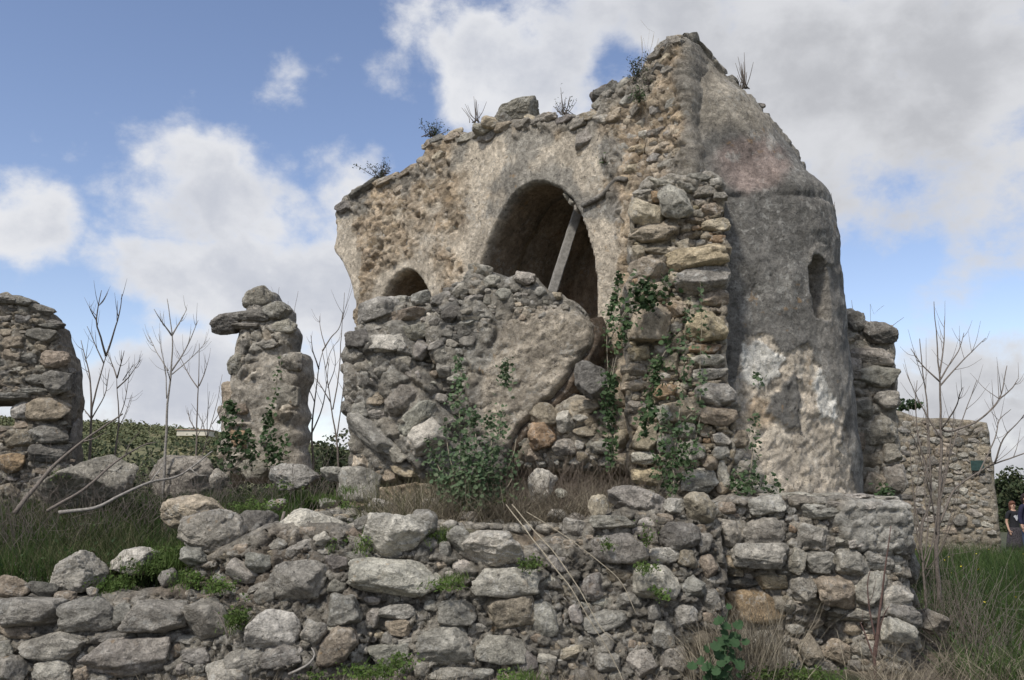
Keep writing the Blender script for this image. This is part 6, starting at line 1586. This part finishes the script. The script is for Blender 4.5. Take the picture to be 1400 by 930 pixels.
# scrub on the hillside
g = np.random.default_rng(61); CC = []; 
hb = 0
X = g.uniform(-215, -10, 9000); Y = g.uniform(135, 345, 9000); kk_ = fbm(np.column_stack([X, Y, X * 0]), .03, 3, off=2) + g.random(9000) * .5 > .08
X, Y = X[kk_], Y[kk_]; X, Y = X[:4300], Y[:4300]; H = hill_h(X, Y)
for x, y, h in zip(X, Y, H):
    m = 26; s = g.uniform(.8, 2.2); d = g.normal(size=(m, 3)); d /= np.linalg.norm(d, axis=1)[:, None]
    CC.append(np.array([x, y, h + s * .5]) + d * (g.random(m) ** .4)[:, None] * [s * 1.25, s * 1.25, s * .85])
tag(leaf_mesh('hillside_scrub', np.vstack(CC), .85, mat_blades('far_scrub', [(.07, .085, .04), (.11, .125, .06), (.16, .16, .08), (.09, .10, .05)], .1), None, .6, .9, 61), 'olive and green bushes covering the distant hillside', 'scrub', None, 'stuff')
# low pale building far off at the foot of the hill
bl_ = empty('far_building', (at(268, 590, 150).x, 150, at(268, 597, 150).z), 'tiny pale flat building far away below the hill crest', 'building')
c = at(268, 591.5, 150); V, Q = bx_np((c.x, 150, c.z - .2), (5, 4, .9)); link('wall', mesh_np('wall', V, Q, smooth=False), mat_plain('limewash', (.62, .58, .48), .9, .1, 1, 0), bl_)
V, Q = bx_np((c.x, 150, c.z + .35), (5.4, 4.4, .15)); link('roof', mesh_np('roof', V, Q, smooth=False), mat_plain('roof_tile', (.35, .25, .18), .9, .2, 2, 0), bl_)
# trees on the right behind the people
TG = 'dark trees behind the two people'
for k, (px, ptop, Y, lab) in enumerate([(1366, 648, 52, 'dark evergreen tree whose top touches the right edge of the far wall'), (1382, 655, 55, 'dark evergreen tree right above the woman in black'), (1398, 662, 50, 'dark evergreen tree at the very right edge of the picture'), (1415, 650, 54, 'dark evergreen tree beyond the right edge, its left branches showing'), (1448, 640, 56, 'tall dark evergreen tree outside the right edge'), (1490, 648, 60, 'dark evergreen tree well outside the right edge'), (1540, 644, 58, 'dark evergreen tree farthest outside the right edge')]):
    t = at(px, ptop, Y); zb = -.8; hgt_ = t.z - zb; g = np.random.default_rng(90 + k)
    bl = [(t.x + g.normal() * .5, Y + g.normal() * .4, zb + hgt_ * f, .25 + 1.9 * (1 - f) + .25, 1.5 * (1.1 - f) + .2, hgt_ * .13) for f in np.linspace(.12, .93, 9)]
    leaf_mass('evergreen_tree', lab, 'tree', bl, 5200, .22, M_SHRUB, 90 + k, None, TG, [Vector((t.x, Y, zb)), Vector((t.x, Y, zb + hgt_ * .5)), Vector((t.x, Y, t.z))])
t = at(1242, 552, 24); 
leaf_mass('round_crowned_tree', 'small tree with a feathery green top peeping over the far wall', 'tree', [(t.x, 24, t.z, .34, .3, .14), (t.x + .2, 24, t.z - .05, .2, .2, .12), (t.x - .25, 24, t.z - .08, .2, .2, .1)], 420, .10, M_LEAF, 97, None, None, [Vector((t.x, 24, -.3)), Vector((t.x + .05, 24, 1.2)), Vector((t.x, 24, t.z))])

# ================================================================== PEOPLE
def skin_body(name, joints, edges, mat, parent, sub=2):
    me = bpy.data.meshes.new(name); me.from_pydata([j[:3] for j in joints], edges, []); me.update()
    o = link(name, me, mat, parent)
    o.matrix_basis = Matrix.Identity(4)
    md = o.modifiers.new('skin', 'SKIN'); md.use_smooth_shade = True
    sv_ = me.skin_vertices[0].data
    for k, j in enumerate(joints):
        sv_[k].radius = (j[3], j[4] if len(j) > 4 else j[3]); sv_[k].use_root = (k == 0)
    sd = o.modifiers.new('subsurf', 'SUBSURF'); sd.levels = sd.render_levels = sub
    return o
def person(label, px, Y, zfoot, hgt, face, mats, hair_len, lean=0.0, arm=(.16, .16), group='people walking beyond the far wall', emblem=False, skirt=False):
    P = at(px, 700, Y); root = empty('person', (P.x, Y, zfoot), label, 'person', group); root.rotation_euler.z = face
    s = hgt / 1.70; skin, top, bottom, hair = mats
    J = [(0, 0, .92, .13, .10), (0, 0, 1.12, .115, .085), (0, -.01, 1.32, .14, .095), (0, 0, 1.43, .085, .07), (0, 0, 1.50, .048, .048), (0, -.015, 1.58, .072, .085), (0, -.01, 1.66, .07, .082)]
    E = [(0, 1), (1, 2), (2, 3), (3, 4), (4, 5), (5, 6)]
    for sx in (-1, 1):
        b_ = len(J)
        J += [(sx * .10, 0, .86, .085), (sx * .105, -.03 * sx, .48, .055), (sx * .11, .05 * sx, .09, .036), (sx * .12, .05 * sx - .14, .04, .03)]
        E += [(0, b_), (b_, b_ + 1), (b_ + 1, b_ + 2), (b_ + 2, b_ + 3)]
        a = len(J); ay = -arm[0 if sx < 0 else 1]
        J += [(sx * .17, 0, 1.40, .052), (sx * .235, .02, 1.13, .038), (sx * .25, ay * .7, .92, .028), (sx * .25, ay, .86, .03, .016)]
        E += [(3, a), (a, a + 1), (a + 1, a + 2), (a + 2, a + 3)]
        for f in range(4):
            c = len(J); L = (.07, .08, .075, .06)[f]
            J += [(sx * (.235 + 0.0), ay - .03 + f * .018, .82, .008), (sx * .233, ay - .045 + f * .02, .82 - L * .55, .0075), (sx * .222, ay - .04 + f * .02, .82 - L, .0065)]
            E += [(a + 3, c), (c, c + 1), (c + 1, c + 2)]
        c = len(J); J += [(sx * .225, ay - .05, .86, .009), (sx * .215, ay - .075, .83, .008)]; E += [(a + 3, c), (c, c + 1)]
    J = [tuple(v * s for v in j) for j in J]
    skin_body('body', J, E, skin, root)
    # clothes follow the body a little proud of it
    tops = [(0, 0, .90, .185, .15), (0, 0, 1.00, .165, .13), (0, 0, 1.12, .145, .112), (0, -.01, 1.32, .155, .112), (0, 0, 1.43, .10, .085)]; te = [(0, 1), (1, 2), (2, 3), (3, 4)]
    for sx in (-1, 1):
        a = len(tops); tops += [(sx * .175, 0, 1.40, .066), (sx * .225, .015, 1.20, .056)]; te += [(4, a), (a, a + 1)]
        if True:
            ay = -arm[0 if sx < 0 else 1]
            if not emblem: tops += [(sx * .24, .02, 1.12, .052), (sx * .252, ay * .65, .94, .042)]; te += [(a + 1, a + 2), (a + 2, a + 3)]
    skin_body('top', [tuple(v * s for v in j) for j in tops], te, top, root)
    if skirt:
        n = 28; VV = []
        for k, (z, r) in enumerate([(.97, .16), (.88, .19), (.7, .235), (.5, .27), (.32, .30)]):
            for q in range(n):
                a = q * 2 * math.pi / n; rr = r * (1 + .06 * math.sin(a * 7) * k / 4); VV.append((rr * math.cos(a) * s, rr * .8 * math.sin(a) * s, z * s))
        o = link('skirt', mesh_np('skirt', np.array(VV), np.array([(k * n + q, k * n + (q + 1) % n, (k + 1) * n + (q + 1) % n, (k + 1) * n + q) for k in range(4) for q in range(n)])), bottom, root); o.matrix_basis = Matrix.Identity(4)
        so = o.modifiers.new('cloth', 'SOLIDIFY'); so.thickness = .006
    else:
        tr = [(0, 0, .93, .145, .115)]; te = []
        for sx in (-1, 1):
            a = len(tr); tr += [(sx * .10, 0, .84, .10), (sx * .105, -.03 * sx, .48, .075), (sx * .11, .05 * sx, .10, .062)]; te += [(0, a), (a, a + 1), (a + 1, a + 2)]
        skin_body('trousers', [tuple(v * s for v in j) for j in tr], te, bottom, root)
    # hair: a cap falling behind the shoulders
    V, T = ICO[4]; V = V / np.linalg.norm(V, axis=1)[:, None]; H = V * [.098, .112, .125] + [0, .012, 1.635]
    fr_ = V[:, 1] < -.25; lowm = (V[:, 2] < .35) & fr_; H[lowm] = (H[lowm] - [0, 0, 1.6]) * .80 + [0, .03, 1.6]
    dn = V[:, 2] < -.2; H[dn & ~fr_, 2] -= hair_len * (-.2 - V[dn & ~fr_, 2]) / .8; H[dn & ~fr_, 1] += .01
    H *= s; H += np.stack([fbm(H, 22, 2, off=q) for q in (0, 4, 8)], 1) * .012
    o = link('hair', mesh_np('hair', H, T=T), hair, root); o.matrix_basis = Matrix.Identity(4)
    # face: nose, ears, mouth, glasses
    def bit(name, c, sz, m):
        Pq = ICO[2][0] * np.array(sz) * s + np.array(c) * s; o = link(name, mesh_np(name, Pq, T=ICO[2][1]), m, root); o.matrix_basis = Matrix.Identity(4)
    bit('nose', (0, -.105, 1.605), (.011, .016, .018), skin); bit('mouth', (0, -.092, 1.565), (.022, .008, .006), mat_lip)
    for sx in (-1, 1):
        bit('ear', (sx * .078, 0, 1.605), (.010, .016, .026), skin); bit('sunglasses_lens' if emblem else 'eye', (sx * .03, -.093, 1.622), (.024, .009, .017) if emblem else (.011, .008, .006), mat_glass)
    if emblem:
        g = np.random.default_rng(4); n = 40; VV = [(0, 0, 0)]
        for q in range(n):
            a = q * 2 * math.pi / n; r = .075 * (1 + .25 * math.sin(3 * a) + .12 * math.sin(7 * a)); VV.append((r * math.cos(a) * .9, 0, r * math.sin(a)))
        VV = np.array(VV) + [0, -.128, 1.27]; VV[:, 1] += (VV[:, 0] ** 2) * 2.2
        o = link('shirt_print', mesh_np('shirt_print', VV * s, T=np.array([(0, 1 + (q + 1) % n, 1 + q) for q in range(n)])), mat_plain('print_white', (.5, .5, .52), .8, .2, 30, 0), root); o.matrix_basis = Matrix.Identity(4)
    return root
mat_skin = mat_plain('skin', (.48, .30, .22), .6, .08, 10, 0); mat_lip = mat_plain('lip', (.35, .12, .10), .6, .05, 10, 0); mat_glass = mat_plain('dark_lens', (.02, .02, .022), .25, .05, 10, 0)
mat_black = mat_plain('black_cloth', (.022, .022, .026), .9, .3, 20, .1); mat_navy = mat_plain('navy_cloth', (.022, .022, .045), .9, .3, 20, .1); mat_jean = mat_plain('denim', (.06, .08, .13), .9, .2, 30, .1)
mat_hair = mat_plain('auburn_hair', (.12, .05, .03), .6, .4, 60, .3); mat_hair2 = mat_plain('dark_hair', (.03, .018, .014), .6, .4, 60, .3)
mat_skirt = mat_plain('patterned_cloth', (.05, .045, .05), .9, .9, 40, .1)
person('woman in a black printed top and sunglasses walking by the far wall', 1385, 26.0, -.28, 1.62, .15, (mat_skin, mat_black, mat_skirt, mat_hair), .16, arm=(.10, .02), emblem=True, skirt=True)
person('person in a navy blue jacket cut off by the right edge of the picture', 1404, 25.2, -.25, 1.80, .3, (mat_skin, mat_navy, mat_jean, mat_hair2), .10, arm=(.05, .12))
